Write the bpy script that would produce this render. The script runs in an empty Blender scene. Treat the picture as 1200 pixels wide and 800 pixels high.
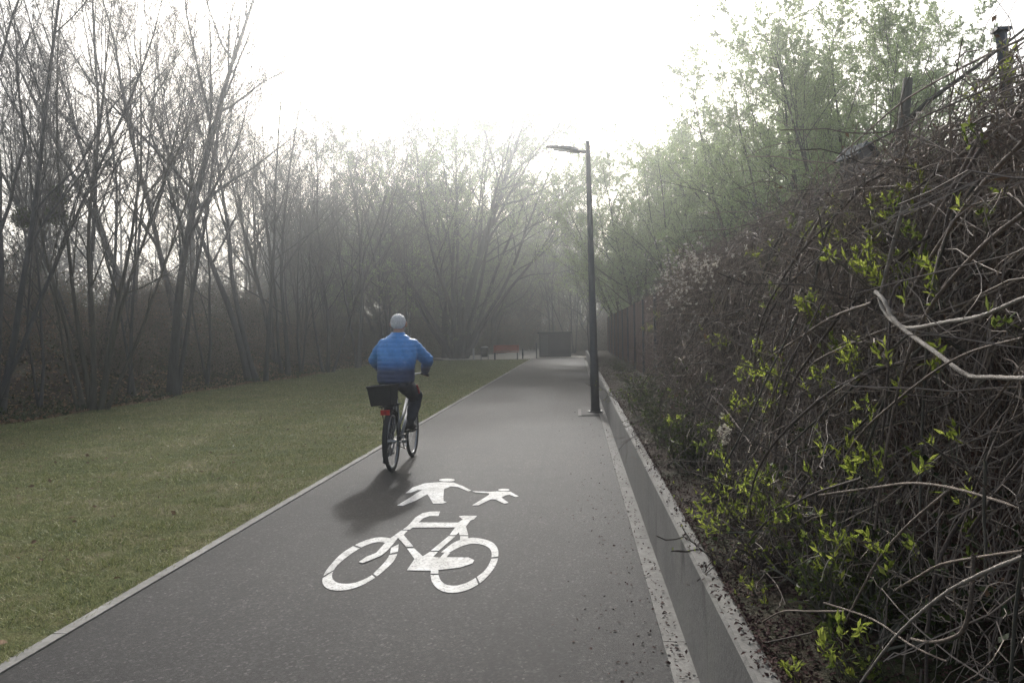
import bpy, bmesh, math, random
import numpy as np
from mathutils import Vector, Matrix, geometry

SC = bpy.context.scene
COL = SC.collection
R = math.radians
random.seed(5)

# ------------------------------------------------------------------ camera numbers
F_PX, CX, CY, CAM_H = 940.0, 600.0, 400.0, 1.55
YAW, PITCH, ROLL = R(4.63), R(0.588), R(1.0)
_f = Vector((-math.sin(YAW) * math.cos(PITCH), math.cos(YAW) * math.cos(PITCH), -math.sin(PITCH)))
_r0 = Vector((math.cos(YAW), math.sin(YAW), 0))
_u0 = _r0.cross(_f)
_r = _r0 * math.cos(ROLL) - _u0 * math.sin(ROLL)
_u = _u0 * math.cos(ROLL) + _r0 * math.sin(ROLL)
CAMPOS = Vector((0, 0, CAM_H))


def ray(px, py):
    return _f * F_PX + _r * (px - CX) - _u * (py - CY)


def G(px, py, z=0.0):            # point of the plane z seen at a pixel of the photograph (surveying aid)
    d = ray(px, py)
    return CAMPOS + d * ((z - CAM_H) / d.z)


def PX(px, py, X):               # point of the plane x = X
    d = ray(px, py)
    return CAMPOS + d * (X / d.x)


def PY(px, py, Y):               # point of the plane y = Y
    d = ray(px, py)
    return CAMPOS + d * (Y / d.y)


# ------------------------------------------------------------------ object helpers
def tag(o, label=None, cat=None, group=None, kind=None):
    if label: o['label'] = label
    if cat: o['category'] = cat
    if group: o['group'] = group
    if kind: o['kind'] = kind
    return o


def thing(name, label, cat, loc=(0, 0, 0), rz=0.0, group=None):
    o = bpy.data.objects.new(name, None)
    o.empty_display_size = 0.2
    COL.objects.link(o)
    o.location = loc
    o.rotation_euler = (0, 0, rz)
    return tag(o, label, cat, group)


class MB:
    """collects vertices and faces, builds ONE mesh object"""
    def __init__(self):
        self.V, self.F, self.n = [], [], 0

    def add(self, V, F):
        V = np.asarray(V, float).reshape(-1, 3)
        F = np.asarray(F, int)
        self.V.append(V)
        self.F.append(F + self.n)
        self.n += len(V)
        return self

    def mesh(self, name, mat=None, smooth=False):
        me = bpy.data.meshes.new(name)
        if self.n == 0:
            return me
        V = np.concatenate(self.V)
        lv = np.concatenate([f.ravel() for f in self.F])
        tot = np.concatenate([np.full(len(f), f.shape[1]) for f in self.F])
        st = np.concatenate([[0], np.cumsum(tot)[:-1]])
        me.vertices.add(len(V))
        me.vertices.foreach_set('co', V.astype(np.float32).ravel())
        me.loops.add(len(lv))
        me.loops.foreach_set('vertex_index', lv.astype(np.int32))
        me.polygons.add(len(tot))
        me.polygons.foreach_set('loop_start', st.astype(np.int32))
        me.polygons.foreach_set('use_smooth', np.full(len(tot), bool(smooth)))
        if mat: me.materials.append(mat)
        me.update(calc_edges=True)
        me.validate()
        return me

    def build(self, name, mat, parent=None, smooth=False):
        o = bpy.data.objects.new(name, self.mesh(name, mat, smooth))
        COL.objects.link(o)
        if parent: o.parent = parent
        return o

    # --- shapes
    def box(self, c, s, rz=0.0, taper=1.0, M=None):
        x, y, z = s[0] / 2, s[1] / 2, s[2] / 2
        v = np.array([(-x, -y, -z), (x, -y, -z), (x, y, -z), (-x, y, -z),
                      (-x * taper, -y * taper, z), (x * taper, -y * taper, z), (x * taper, y * taper, z), (-x * taper, y * taper, z)])
        if rz:
            c_, s_ = math.cos(rz), math.sin(rz)
            v = np.stack([v[:, 0] * c_ - v[:, 1] * s_, v[:, 0] * s_ + v[:, 1] * c_, v[:, 2]], 1)
        if M is not None:
            v = v @ np.array(M.to_3x3()).T
        v = v + np.array(c)
        return self.add(v, [(0, 3, 2, 1), (4, 5, 6, 7), (0, 1, 5, 4), (1, 2, 6, 5), (2, 3, 7, 6), (3, 0, 4, 7)])

    def tube(self, pts, rad, k=10, cap=True):
        pts = np.asarray(pts, float)[None]
        rad = np.broadcast_to(np.asarray(rad, float), (pts.shape[1],))[None]
        tubes(self, pts, rad, k)
        if cap:
            n = pts.shape[1]
            b = self.n - n * k
            self.F.append(np.array([[b + i for i in range(k)][::-1]]))
            self.F.append(np.array([[b + (n - 1) * k + i for i in range(k)]]))
        return self

    def ring(self, c, axis, rad, tube, n=40, k=8):
        """torus"""
        a = Vector(axis).normalized()
        u = a.orthogonal().normalized()
        v = a.cross(u)
        th = np.arange(n) * 2 * math.pi / n
        ph = np.arange(k) * 2 * math.pi / k
        u, v, a, c = map(np.array, (u, v, a, c))
        rd = np.cos(th)[:, None] * u + np.sin(th)[:, None] * v
        P = c + rd[:, None] * (rad + tube * np.cos(ph))[None, :, None] + a * (tube * np.sin(ph))[None, :, None]
        i = np.arange(n)[:, None]; j = np.arange(k)[None]
        q = np.stack([i * k + j, ((i + 1) % n) * k + j, ((i + 1) % n) * k + (j + 1) % k, i * k + (j + 1) % k], -1).reshape(-1, 4)
        return self.add(P.reshape(-1, 3), q)

    def loft(self, rings, k=24):
        """rings: (cx,cy,cz,rx,ry) horizontal ellipses, capped"""
        ph = np.arange(k) * 2 * math.pi / k
        P = np.array([[(c[0] + c[3] * math.cos(p), c[1] + c[4] * math.sin(p), c[2]) for p in ph] for c in rings])
        n = len(rings)
        i = np.arange(n - 1)[:, None]; j = np.arange(k)[None]
        q = np.stack([i * k + j, i * k + (j + 1) % k, (i + 1) * k + (j + 1) % k, (i + 1) * k + j], -1).reshape(-1, 4)
        b = self.n
        self.add(P.reshape(-1, 3), q)
        self.F.append(np.array([[b + t for t in range(k)][::-1]]))
        self.F.append(np.array([[b + (n - 1) * k + t for t in range(k)]]))
        return self

    def ball(self, c, r, k=16, n=10):
        r = np.broadcast_to(np.asarray(r, float), (3,))
        rings = []
        for i in range(1, n):
            a = math.pi * i / n
            rings.append((c[0], c[1], c[2] - r[2] * math.cos(a), r[0] * math.sin(a), r[1] * math.sin(a)))
        return self.loft(rings, k)


def nrm(a):
    return a / np.maximum(np.linalg.norm(a, axis=-1, keepdims=True), 1e-9)


def tubes(mb, pts, rad, k=3):
    """batch of tubes: pts (N,P,3), rad (N,P)"""
    N, P = pts.shape[:2]
    if N == 0: return
    t = np.empty_like(pts)
    t[:, 1:-1] = pts[:, 2:] - pts[:, :-2]
    t[:, 0] = pts[:, 1] - pts[:, 0]
    t[:, -1] = pts[:, -1] - pts[:, -2]
    t = nrm(t)
    mean = nrm(pts[:, -1] - pts[:, 0])
    ref = np.where(np.abs(mean[:, 2:3]) < 0.8, np.array([[0, 0, 1.0]]), np.array([[1.0, 0, 0]]))
    u = nrm(np.cross(t, ref[:, None, :]))
    v = np.cross(t, u)
    ph = np.arange(k) * 2 * math.pi / k
    V = pts[:, :, None] + rad[:, :, None, None] * (np.cos(ph)[None, None, :, None] * u[:, :, None] + np.sin(ph)[None, None, :, None] * v[:, :, None])
    n = np.arange(N)[:, None, None] * (P * k)
    i = np.arange(P - 1)[None, :, None] * k
    j = np.arange(k)[None, None]
    j2 = (j + 1) % k
    q = np.stack([n + i + j, n + i + j2, n + i + k + j2, n + i + k + j], -1).reshape(-1, 4)
    mb.add(V.reshape(-1, 3), q)


def chains(rng, start, d, length, P, wander, up):
    N = len(start)
    pts = np.empty((N, P, 3))
    pts[:, 0] = start
    d = nrm(d.copy())
    step = (np.broadcast_to(length, (N,)) / (P - 1))[:, None]
    for i in range(1, P):
        d = d + rng.normal(0, wander, (N, 3))
        d[:, 2] += up
        d = nrm(d)
        pts[:, i] = pts[:, i - 1] + d * step
    return pts


def sub(rng, pts, rad, n, t0, t1, ang, angsd):
    N, P = pts.shape[:2]
    idx = np.repeat(np.arange(N), n)
    t = t0 + (t1 - t0) * ((np.tile(np.arange(n), N) + rng.random(N * n)) / n)
    f = t * (P - 1)
    i = np.minimum(f.astype(int), P - 2)
    fr = (f - i)[:, None]
    s = pts[idx, i] * (1 - fr) + pts[idx, i + 1] * fr
    tan = nrm(pts[idx, i + 1] - pts[idx, i])
    pr = nrm(np.cross(tan, rng.normal(0, 1, (N * n, 3))))
    a = (ang + rng.normal(0, angsd, N * n))[:, None]
    r = rad[idx, i] * (1 - fr[:, 0]) + rad[idx, i + 1] * fr[:, 0]
    return idx, t, s, tan * np.cos(a) + pr * np.sin(a), r


def leaves(mb, pos, d, length, width, rng, fold=True):
    """one pointed leaf per row: a kite of four corners"""
    N = len(pos)
    if N == 0: return
    d = nrm(d)
    side = nrm(np.cross(d, rng.normal(0, 1, (N, 3))))
    L = np.broadcast_to(length, (N,))[:, None]
    W = np.broadcast_to(width, (N,))[:, None]
    nn = np.cross(d, side)
    bend = nn * L * rng.uniform(-.15, .15, (N, 1))
    V = np.stack([pos, pos + d * L * .45 + side * W / 2 + bend, pos + d * L, pos + d * L * .45 - side * W / 2 + bend], 1)
    q = (np.arange(N)[:, None] * 4 + np.arange(4)[None])
    mb.add(V.reshape(-1, 3), q)


# ------------------------------------------------------------------ materials
def new_mat(name):
    m = bpy.data.materials.new(name)
    m.use_nodes = True
    nt = m.node_tree
    return m, nt, nt.nodes['Principled BSDF'], nt.nodes['Material Output']


def L_(nt, a, b):
    nt.links.new(a, b)


def noise(nt, scale, detail=4, rough=.6, vec=None):
    n = nt.nodes.new('ShaderNodeTexNoise')
    n.inputs['Scale'].default_value = scale
    n.inputs['Detail'].default_value = detail
    n.inputs['Roughness'].default_value = rough
    if vec: L_(nt, vec, n.inputs['Vector'])
    return n


def coord(nt, kind='Object', scale=None):
    tc = nt.nodes.new('ShaderNodeTexCoord')
    if scale is None: return tc.outputs[kind]
    mp = nt.nodes.new('ShaderNodeMapping')
    mp.inputs['Scale'].default_value = scale
    L_(nt, tc.outputs[kind], mp.inputs['Vector'])
    return mp.outputs['Vector']


def ramp(nt, fac, stops):
    r = nt.nodes.new('ShaderNodeValToRGB')
    el = r.color_ramp.elements
    while len(el) < len(stops): el.new(.5)
    for e, (p, c) in zip(el, stops):
        e.position = p
        e.color = (*c, 1) if len(c) == 3 else c
    L_(nt, fac, r.inputs['Fac'])
    return r.outputs['Color']


def mix(nt, fac, a, b, mode='MIX'):
    m = nt.nodes.new('ShaderNodeMix')
    m.data_type = 'RGBA'
    m.blend_type = mode
    for k, v in ((0, fac), (6, a), (7, b)):
        if hasattr(v, 'node'): L_(nt, v, m.inputs[k])
        elif k == 0: m.inputs[0].default_value = v
        else: m.inputs[k].default_value = (*v, 1)
    return m.outputs[2]


def bump(nt, bsdf, h, strength, dist):
    b = nt.nodes.new('ShaderNodeBump')
    b.inputs['Strength'].default_value = strength
    b.inputs['Distance'].default_value = dist
    L_(nt, h, b.inputs['Height'])
    L_(nt, b.outputs['Normal'], bsdf.inputs['Normal'])


def pm(name, c1, c2=None, scale=8, rough=.8, bmp=0, bscale=40, metal=0, island=False, trans=0, spec=.5, stretch=None):
    m, nt, b, out = new_mat(name)
    b.inputs['Roughness'].default_value = rough
    b.inputs['Metallic'].default_value = metal
    b.inputs['Specular IOR Level'].default_value = spec
    if c2 is None: c2 = tuple(c * .8 for c in c1)
    if island:
        g = nt.nodes.new('ShaderNodeNewGeometry')
        col = ramp(nt, g.outputs['Random Per Island'], [(0, c1), (1, c2)])
    else:
        col = ramp(nt, noise(nt, scale, vec=coord(nt, 'Object', stretch)).outputs['Fac'], [(.3, c1), (.7, c2)])
    L_(nt, col, b.inputs['Base Color'])
    if bmp: bump(nt, b, noise(nt, bscale, 5, vec=coord(nt, 'Object', stretch)).outputs['Fac'], 1.0, bmp)
    if trans:
        t = nt.nodes.new('ShaderNodeBsdfTranslucent')
        L_(nt, col, t.inputs['Color'])
        ms = nt.nodes.new('ShaderNodeMixShader')
        ms.inputs[0].default_value = trans
        L_(nt, b.outputs[0], ms.inputs[1]); L_(nt, t.outputs[0], ms.inputs[2])
        L_(nt, ms.outputs[0], out.inputs['Surface'])
    return m


M = {}
M['bark'] = pm('bark', (.11, .108, .106), (.06, .059, .058), 6, .9, .012, 30, stretch=(3, 3, .5))
M['bark_pale'] = pm('bark_pale', (.12, .11, .085), (.06, .058, .045), 5, .9, .01, 30, stretch=(3, 3, .5))
M['twig'] = pm('twig', (.16, .152, .142), (.10, .095, .09), 3, .85)
M['twig_green'] = pm('twig_green', (.17, .165, .12), (.11, .105, .08), 3, .85)
M['cane'] = pm('cane', (.25, .20, .16), (.11, .088, .07), 22, .85, .006, 160)
M['cane_pale'] = pm('cane_pale', (.38, .34, .29), (.19, .165, .14), 26, .8, .006, 160)
M['cane_dark'] = pm('cane_dark', (.13, .105, .088), (.06, .048, .042), 20, .9, .005, 150)
M['vine_twig'] = pm('vine_twig', (.38, .32, .265), (.095, .078, .066), 3, .85, island=True)
M['leaf_spring'] = pm('leaf_spring', (.30, .42, .16), (.48, .55, .30), island=True, trans=.6, rough=.7, spec=.15)
M['leaf_bright'] = pm('leaf_bright', (.16, .21, .035), (.34, .38, .08), island=True, trans=.5, rough=.65, spec=.2)
M['leaf_olive'] = pm('leaf_olive', (.05, .075, .02), (.10, .13, .035), island=True, trans=.35, rough=.7, spec=.15)
M['leaf_young'] = pm('leaf_young', (.09, .13, .03), (.22, .26, .07), island=True, trans=.45, rough=.7, spec=.15)
M['leaf_ivy'] = pm('leaf_ivy', (.025, .042, .016), (.07, .09, .032), island=True, trans=.15, rough=.6, spec=.2)
M['leaf_dead'] = pm('leaf_dead', (.22, .15, .10), (.10, .068, .048), island=True, trans=.15, rough=.9, spec=.1)
M['leaf_plum'] = pm('leaf_plum', (.085, .048, .042), (.045, .025, .025), island=True, rough=.9, spec=.1)
M['fluff'] = pm('fluff', (.88, .85, .78), (.66, .62, .56), island=True, trans=.6, rough=.9)
M['bud'] = pm('bud', (.24, .23, .15), (.15, .14, .09), island=True, trans=.4, rough=.6)


M['leaf_litter'] = pm('leaf_litter', (.40, .285, .19), (.19, .125, .085), island=True, trans=.1, rough=.9, spec=.1)
M['brush_stem'] = pm('brush_stem', (.24, .20, .16), (.12, .10, .08), 6, .9)


def ground_mat():
    m, nt, b, out = new_mat('earth_and_leaf_litter')
    v = coord(nt)
    n1 = noise(nt, 1.2, 6, .65, v); n2 = noise(nt, 22, 5, .7, v)
    c = ramp(nt, n2.outputs['Fac'], [(.25, (.022, .017, .013)), (.5, (.055, .04, .03)), (.75, (.10, .073, .052))])
    g = ramp(nt, n1.outputs['Fac'], [(.45, (0, 0, 0)), (.65, (1, 1, 1))])
    L_(nt, mix(nt, g, c, (.035, .042, .018)), b.inputs['Base Color'])
    b.inputs['Roughness'].default_value = .95
    b.inputs['Specular IOR Level'].default_value = .2
    bump(nt, b, n2.outputs['Fac'], 1, .05)
    return m


def lawn_mat():
    m, nt, b, out = new_mat('lawn_turf')
    v = coord(nt)
    n1 = noise(nt, .9, 8, .76, v); n2 = noise(nt, 11, 5, .7, v); n3 = noise(nt, 60, 3, .7, v)
    a = ramp(nt, n1.outputs['Fac'], [(.34, (.07, .10, .03)), (.46, (.13, .15, .058)), (.55, (.18, .175, .09)), (.65, (.30, .275, .19))])
    d = ramp(nt, n2.outputs['Fac'], [(.3, (.45, .48, .4)), (.65, (1.1, 1.05, 1.0))])
    e = ramp(nt, n3.outputs['Fac'], [(.3, (.55, .55, .5)), (.7, (1.2, 1.2, 1.15))])
    L_(nt, mix(nt, 1.0, mix(nt, 1.0, a, d, 'MULTIPLY'), e, 'MULTIPLY'), b.inputs['Base Color'])
    b.inputs['Roughness'].default_value = .95
    b.inputs['Specular IOR Level'].default_value = .15
    bump(nt, b, n3.outputs['Fac'], 1, .03)
    return m


def asphalt_mat():
    m, nt, b, out = new_mat('asphalt')
    v = coord(nt)
    vo = nt.nodes.new('ShaderNodeTexVoronoi'); vo.inputs['Scale'].default_value = 80
    L_(nt, v, vo.inputs['Vector'])
    stone = ramp(nt, vo.outputs['Color'], [(0, (.005, .005, .005)), (.5, (.0135, .0134, .0136)), (.8, (.028, .0278, .028)), (1, (.10, .098, .097))])
    n1 = noise(nt, .7, 6, .65, v); n2 = noise(nt, 5, 5, .7, v)
    p = ramp(nt, n1.outputs['Fac'], [(.3, (.66, .65, .65)), (.7, (1.25, 1.22, 1.18))])
    q = ramp(nt, n2.outputs['Fac'], [(.3, (.78, .78, .78)), (.7, (1.18, 1.17, 1.15))])
    c = mix(nt, 1.0, mix(nt, 1.0, stone, p, 'MULTIPLY'), q, 'MULTIPLY')
    # laying seam along the path and dusty right margin
    sx = nt.nodes.new('ShaderNodeSeparateXYZ'); L_(nt, v, sx.inputs[0])
    w = nt.nodes.new('ShaderNodeMath'); w.operation = 'MULTIPLY_ADD'
    L_(nt, n2.outputs['Fac'], w.inputs[0]); w.inputs[1].default_value = .10; L_(nt, sx.outputs['X'], w.inputs[2])
    seam = ramp(nt, w.outputs[0], [(0, (1, 1, 1)), (1, (1, 1, 1))])
    s1 = nt.nodes.new('ShaderNodeMath'); s1.operation = 'ADD'; s1.inputs[1].default_value = .38; L_(nt, w.outputs[0], s1.inputs[0])
    s2 = nt.nodes.new('ShaderNodeMath'); s2.operation = 'ABSOLUTE'; L_(nt, s1.outputs[0], s2.inputs[0])
    seam = ramp(nt, s2.outputs[0], [(0, (.68, .67, .67)), (.03, (1, 1, 1))])
    c = mix(nt, 1.0, c, seam, 'MULTIPLY')
    y1 = nt.nodes.new('ShaderNodeMath'); y1.operation = 'MULTIPLY_ADD'
    L_(nt, n2.outputs['Fac'], y1.inputs[0]); y1.inputs[1].default_value = .12; L_(nt, sx.outputs['Y'], y1.inputs[2])
    y2 = nt.nodes.new('ShaderNodeMath'); y2.operation = 'ADD'; y2.inputs[1].default_value = -9.15; L_(nt, y1.outputs[0], y2.inputs[0])
    y3 = nt.nodes.new('ShaderNodeMath'); y3.operation = 'ABSOLUTE'; L_(nt, y2.outputs[0], y3.inputs[0])
    joint = ramp(nt, y3.outputs[0], [(0, (.8, .78, .77)), (.07, (1, 1, 1))])
    c = mix(nt, 1.0, c, joint, 'MULTIPLY')
    n4 = noise(nt, 1.1, 5, .7, coord(nt, 'Object', (2.6, .35, 1)))
    tr = ramp(nt, n4.outputs['Fac'], [(.38, (.80, .80, .80)), (.62, (1.16, 1.15, 1.13))])
    c = mix(nt, 1.0, c, tr, 'MULTIPLY')
    n5 = noise(nt, 2.3, 3, .5, v)
    st = ramp(nt, n5.outputs['Fac'], [(.26, (.62, .61, .6)), (.32, (1, 1, 1))])
    c = mix(nt, 1.0, c, st, 'MULTIPLY')
    L_(nt, c, b.inputs['Base Color'])
    b.inputs['Roughness'].default_value = .8
    b.inputs['Specular IOR Level'].default_value = .28
    bump(nt, b, noise(nt, 170, 3, .7, v).outputs['Fac'], .8, .004)
    return m


def concrete_mat(name, base=.24, streak=False):
    m, nt, b, out = new_mat(name)
    v = coord(nt)
    n1 = noise(nt, 1.5, 6, .65, v); n2 = noise(nt, 30, 5, .7, v)
    c = ramp(nt, n1.outputs['Fac'], [(.3, (base * .6, base * .58, base * .53)), (.7, (base * 1.2, base * 1.17, base * 1.08))])
    d = ramp(nt, n2.outputs['Fac'], [(.3, (.72, .71, .7)), (.6, (1.05, 1.05, 1.05))])
    c = mix(nt, 1.0, c, d, 'MULTIPLY')
    if streak:
        n3 = noise(nt, 3.2, 4, .6, coord(nt, 'Object', (1, .9, .3)))
        s = ramp(nt, n3.outputs['Fac'], [(.60, (1, 1, 1)), (.70, (.42, .41, .39))])
        c = mix(nt, 1.0, c, s, 'MULTIPLY')
        g = ramp(nt, n1.outputs['Fac'], [(.5, (0, 0, 0)), (.75, (.5, .5, .5))])
        c = mix(nt, g, c, (base * .6, base * .62, base * .45))
    L_(nt, c, b.inputs['Base Color'])
    b.inputs['Roughness'].default_value = .9
    bump(nt, b, n2.outputs['Fac'], .7, .006)
    return m


def paint_mat():
    m, nt, b, out = new_mat('worn_white_road_paint')
    v = coord(nt)
    n = noise(nt, 55, 4, .75, v); n1 = noise(nt, 4, 5, .7, v)
    c = ramp(nt, n.outputs['Fac'], [(.36, (.09, .09, .088)), (.44, (.52, .52, .50)), (.7, (.74, .74, .72))])
    d = ramp(nt, n1.outputs['Fac'], [(.33, (.6, .59, .57)), (.6, (1, 1, 1))])
    L_(nt, mix(nt, 1.0, c, d, 'MULTIPLY'), b.inputs['Base Color'])
    b.inputs['Roughness'].default_value = .75
    bump(nt, b, n.outputs['Fac'], .5, .003)
    return m


def jacket_mat():
    m, nt, b, out = new_mat('quilted_jacket_nylon')
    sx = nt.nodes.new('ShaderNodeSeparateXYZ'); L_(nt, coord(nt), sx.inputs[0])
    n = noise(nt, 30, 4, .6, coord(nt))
    low_shade = ramp(nt, sx.outputs['Z'], [(0, (.028, .042, .085)), (.5, (.028, .042, .085))])
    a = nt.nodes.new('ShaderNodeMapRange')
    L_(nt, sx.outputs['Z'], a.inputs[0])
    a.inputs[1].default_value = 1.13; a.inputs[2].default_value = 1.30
    c = ramp(nt, a.outputs[0], [(0, (.035, .055, .12)), (.45, (.06, .18, .44)), (1, (.085, .30, .68))])  # shading low on the jacket painted in: blue darkens downwards to navy
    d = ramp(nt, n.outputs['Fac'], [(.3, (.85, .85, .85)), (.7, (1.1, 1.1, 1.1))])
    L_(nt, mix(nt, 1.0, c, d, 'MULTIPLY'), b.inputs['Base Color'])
    b.inputs['Roughness'].default_value = .5
    bump(nt, b, n.outputs['Fac'], .4, .006)
    return m


def fence_mat():
    m, nt, b, out = new_mat('red_brown_stained_boards')
    v = coord(nt, 'Object', (6, 6, .5))
    n = noise(nt, 4, 6, .65, v)
    g = nt.nodes.new('ShaderNodeNewGeometry')
    c = ramp(nt, n.outputs['Fac'], [(.3, (.07, .034, .026)), (.7, (.16, .078, .056))])
    d = ramp(nt, g.outputs['Random Per Island'], [(0, (.7, .7, .7)), (1, (1.15, 1.1, 1.1))])
    L_(nt, mix(nt, 1.0, c, d, 'MULTIPLY'), b.inputs['Base Color'])
    b.inputs['Roughness'].default_value = .8
    bump(nt, b, n.outputs['Fac'], .6, .004)
    return m


M['ground'] = ground_mat(); M['lawn'] = lawn_mat(); M['asphalt'] = asphalt_mat()
M['concrete'] = concrete_mat('concrete', .175); M['concrete_wall'] = concrete_mat('concrete_wall', .155, True)
M['kerb'] = concrete_mat('kerb_concrete', .25)
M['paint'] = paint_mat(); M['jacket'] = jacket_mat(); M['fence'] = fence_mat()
M['gravel'] = pm('gravel', (.46, .43, .38), (.33, .31, .27), 30, .95, .01, 120)
M['grass'] = pm('grass_blades', (.13, .165, .05), (.35, .34, .18), island=True, trans=.3, rough=.7)
M['metal_post'] = pm('grey_painted_steel', (.085, .09, .095), (.06, .065, .07), 12, .5, metal=.3)
M['lamp_glass'] = pm('lamp_glass', (.5, .5, .48), (.45, .45, .44), 12, .2)
M['black'] = pm('black_rubber', (.018, .018, .019), (.03, .03, .03), 20, .7)
M['black_cloth'] = pm('black_cloth', (.014, .014, .016), (.024, .024, .026), 40, .85, .003, 120)
M['silver'] = pm('silver_paint', (.42, .43, .44), (.34, .35, .36), 15, .35, metal=.4)
M['chrome'] = pm('bare_metal', (.5, .5, .5), (.4, .4, .4), 20, .3, metal=.9)
M['red_plastic'] = pm('red_plastic', (.55, .025, .02), (.42, .02, .015), 20, .3)
M['skin'] = pm('skin', (.50, .30, .22), (.44, .25, .18), 25, .55)
M['hair'] = pm('grey_hair', (.9, .88, .86), (.5, .48, .46), 70, .7, .004, 140)
M['trousers'] = pm('navy_trousers', (.022, .026, .042), (.032, .036, .055), 20, .85, .006, 30)
M['red_cloth'] = pm('red_trim', (.35, .03, .035), (.28, .025, .03), 20, .7)
M['bench_red'] = pm('bench_slats', (.48, .11, .06), (.36, .085, .05), 8, .6)
M['shed_wall'] = pm('grey_render', (.06, .06, .062), (.04, .04, .042), 3, .9, .006, 30)
M['shed_dark'] = pm('dark_felt', (.03, .03, .034), (.04, .04, .045), 6, .9)
M['house_wood'] = pm('weathered_wood', (.20, .18, .16), (.13, .12, .11), 8, .9)
M['house_roof'] = pm('grey_roof_felt', (.10, .11, .11), (.075, .08, .085), 8, .95, spec=.1)
M['galv'] = pm('galvanised_post', (.10, .105, .12), (.065, .07, .08), 10, .5, metal=.4)


# ------------------------------------------------------------------ SETTING: ground, lawn, path
def sstep(x, a, b):
    t = np.clip((x - a) / (b - a), 0, 1)
    return t * t * (3 - 2 * t)


_w = np.random.default_rng(9)
_WA, _WF, _WP = _w.uniform(0, 6.283, 22), np.geomspace(.5, 7, 22), _w.uniform(0, 6.283, 22)


def hnoise(x, y):
    v = 0
    for a, f, p in zip(_WA, _WF, _WP):
        v = v + np.sin(f * (x * math.cos(a) + y * math.sin(a)) + p) / f ** .5
    return v * .18


BANK_X = -10.9


def ground_h(x, y):
    x = np.asarray(x, float); y = np.asarray(y, float)
    edge = BANK_X + .25 * np.sin(y * .45) + .12 * np.sin(y * 1.3 + 1)
    far = 1 - .55 * sstep(y, 38, 60)
    s = sstep(edge - x, 0.0, 6.5)
    h = 2.7 * s * far + .16 * hnoise(x, y) * sstep(edge - x, .3, 2) - .03
    bed = sstep(x, .54, .585)
    h = h * (1 - bed) + bed * (.435 + .035 * hnoise(x * 2, y * 2) + .06 * sstep(x, .7, 1.5)) * (1 - sstep(y, 44, 50))
    return h


def grid(xs, ys, hf):
    X, Y = np.meshgrid(xs, ys)
    Z = hf(X, Y)
    nx, ny = len(xs), len(ys)
    i = np.arange(ny - 1)[:, None] * nx; j = np.arange(nx - 1)[None]
    q = np.stack([i + j, i + j + 1, i + j + 1 + nx, i + j + nx], -1).reshape(-1, 4)
    return np.stack([X, Y, Z], -1).reshape(-1, 3), q


xs = np.concatenate([[-600, -350, -200, -120, -80, -60, -50], np.arange(-44, -20, 2), np.arange(-20, -9, .35), np.arange(-9, -.5, 1.2),
                     [.3, .53, .545, .56, .575, .59, .62, .7], np.arange(.9, 3, .3), np.arange(3.5, 12, 1.5), [15, 20, 30, 50, 80, 120, 200, 350, 600]])
ys = np.concatenate([[-600, -300, -150, -80, -40, -20, -10], np.arange(-6, 60, .5), np.arange(60, 100, 4), [110, 130, 160, 200, 300, 450, 600]])
tag(MB().add(*grid(xs, ys, ground_h)).build('ground', M['ground'], smooth=True), kind='structure')

PL, PR = -2.70, .40        # left and right edge of the asphalt
KL = PL - .075
WX = .51                   # face of the retaining wall
END = 48.5
lawn_edge = lambda y: BANK_X + .25 * np.sin(y * .45) + .12 * np.sin(y * 1.3 + 1) + .02
ys_l = np.arange(-6, 47.4, .35)
tt = np.linspace(0, 1, 30)
LV = np.array([[(lawn_edge(y) * (1 - t) + KL * t, y, .004 + .002 * float(hnoise(t * 20, y * 2.4)) * (t < .985)) for t in tt] for y in ys_l])
i = np.arange(len(ys_l) - 1)[:, None] * 30; j = np.arange(29)[None]
tag(MB().add(LV.reshape(-1, 3), np.stack([i + j, i + j + 1, i + j + 31, i + j + 30], -1).reshape(-1, 4)).build('lawn', M['lawn'], smooth=True), kind='structure')


def sheet(name, poly, z, mat, kind='structure'):
    mb = MB(); mb.add([(p[0], p[1], z) for p in poly], [list(range(len(poly)))])
    return tag(mb.build(name, mat), kind=kind)


sheet('path', [(PL, -6), (PR, -6), (PR, END), (PL, END)], .004, M['asphalt'])
sheet('gravel_path', [(-7.8, 47.45), (-2.9, 47.45), (-2.76, 48.55), (1.6, 48.55), (1.4, 50.5), (-2.3, 56), (-2.8, 100), (-5.4, 100), (-5.6, 62), (-9.5, 52)], .012, M['gravel'])
mb = MB()
for y in np.arange(-6, 47.4, 1.0):
    mb.box(((KL + PL) / 2 - .001, y + .497, -.036), (.073, .992, .10))
tag(mb.build('kerb', M['kerb']), kind='structure')
mb = MB()
for y in np.arange(-6, 44, 2.0):
    mb.box(((PR + WX) / 2, y + .998, -.03), (WX - PR, 1.994, .088))
tag(mb.build('gutter_strip', M['concrete']), kind='structure')
# lamp bases let into the path
for ly in (15.4,):
    mb = MB()
    mb.box((.20, ly, -.04), (.40, 1.3, .11))
    pad = tag(mb.build('lamp_base_paving', M['concrete']), kind='structure')
    mb = MB(); mb.box((.225, ly, .018), (.33, 1.15, .012))
    tag(mb.build('lamp_base_asphalt', M['asphalt']), kind='structure')

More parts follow.
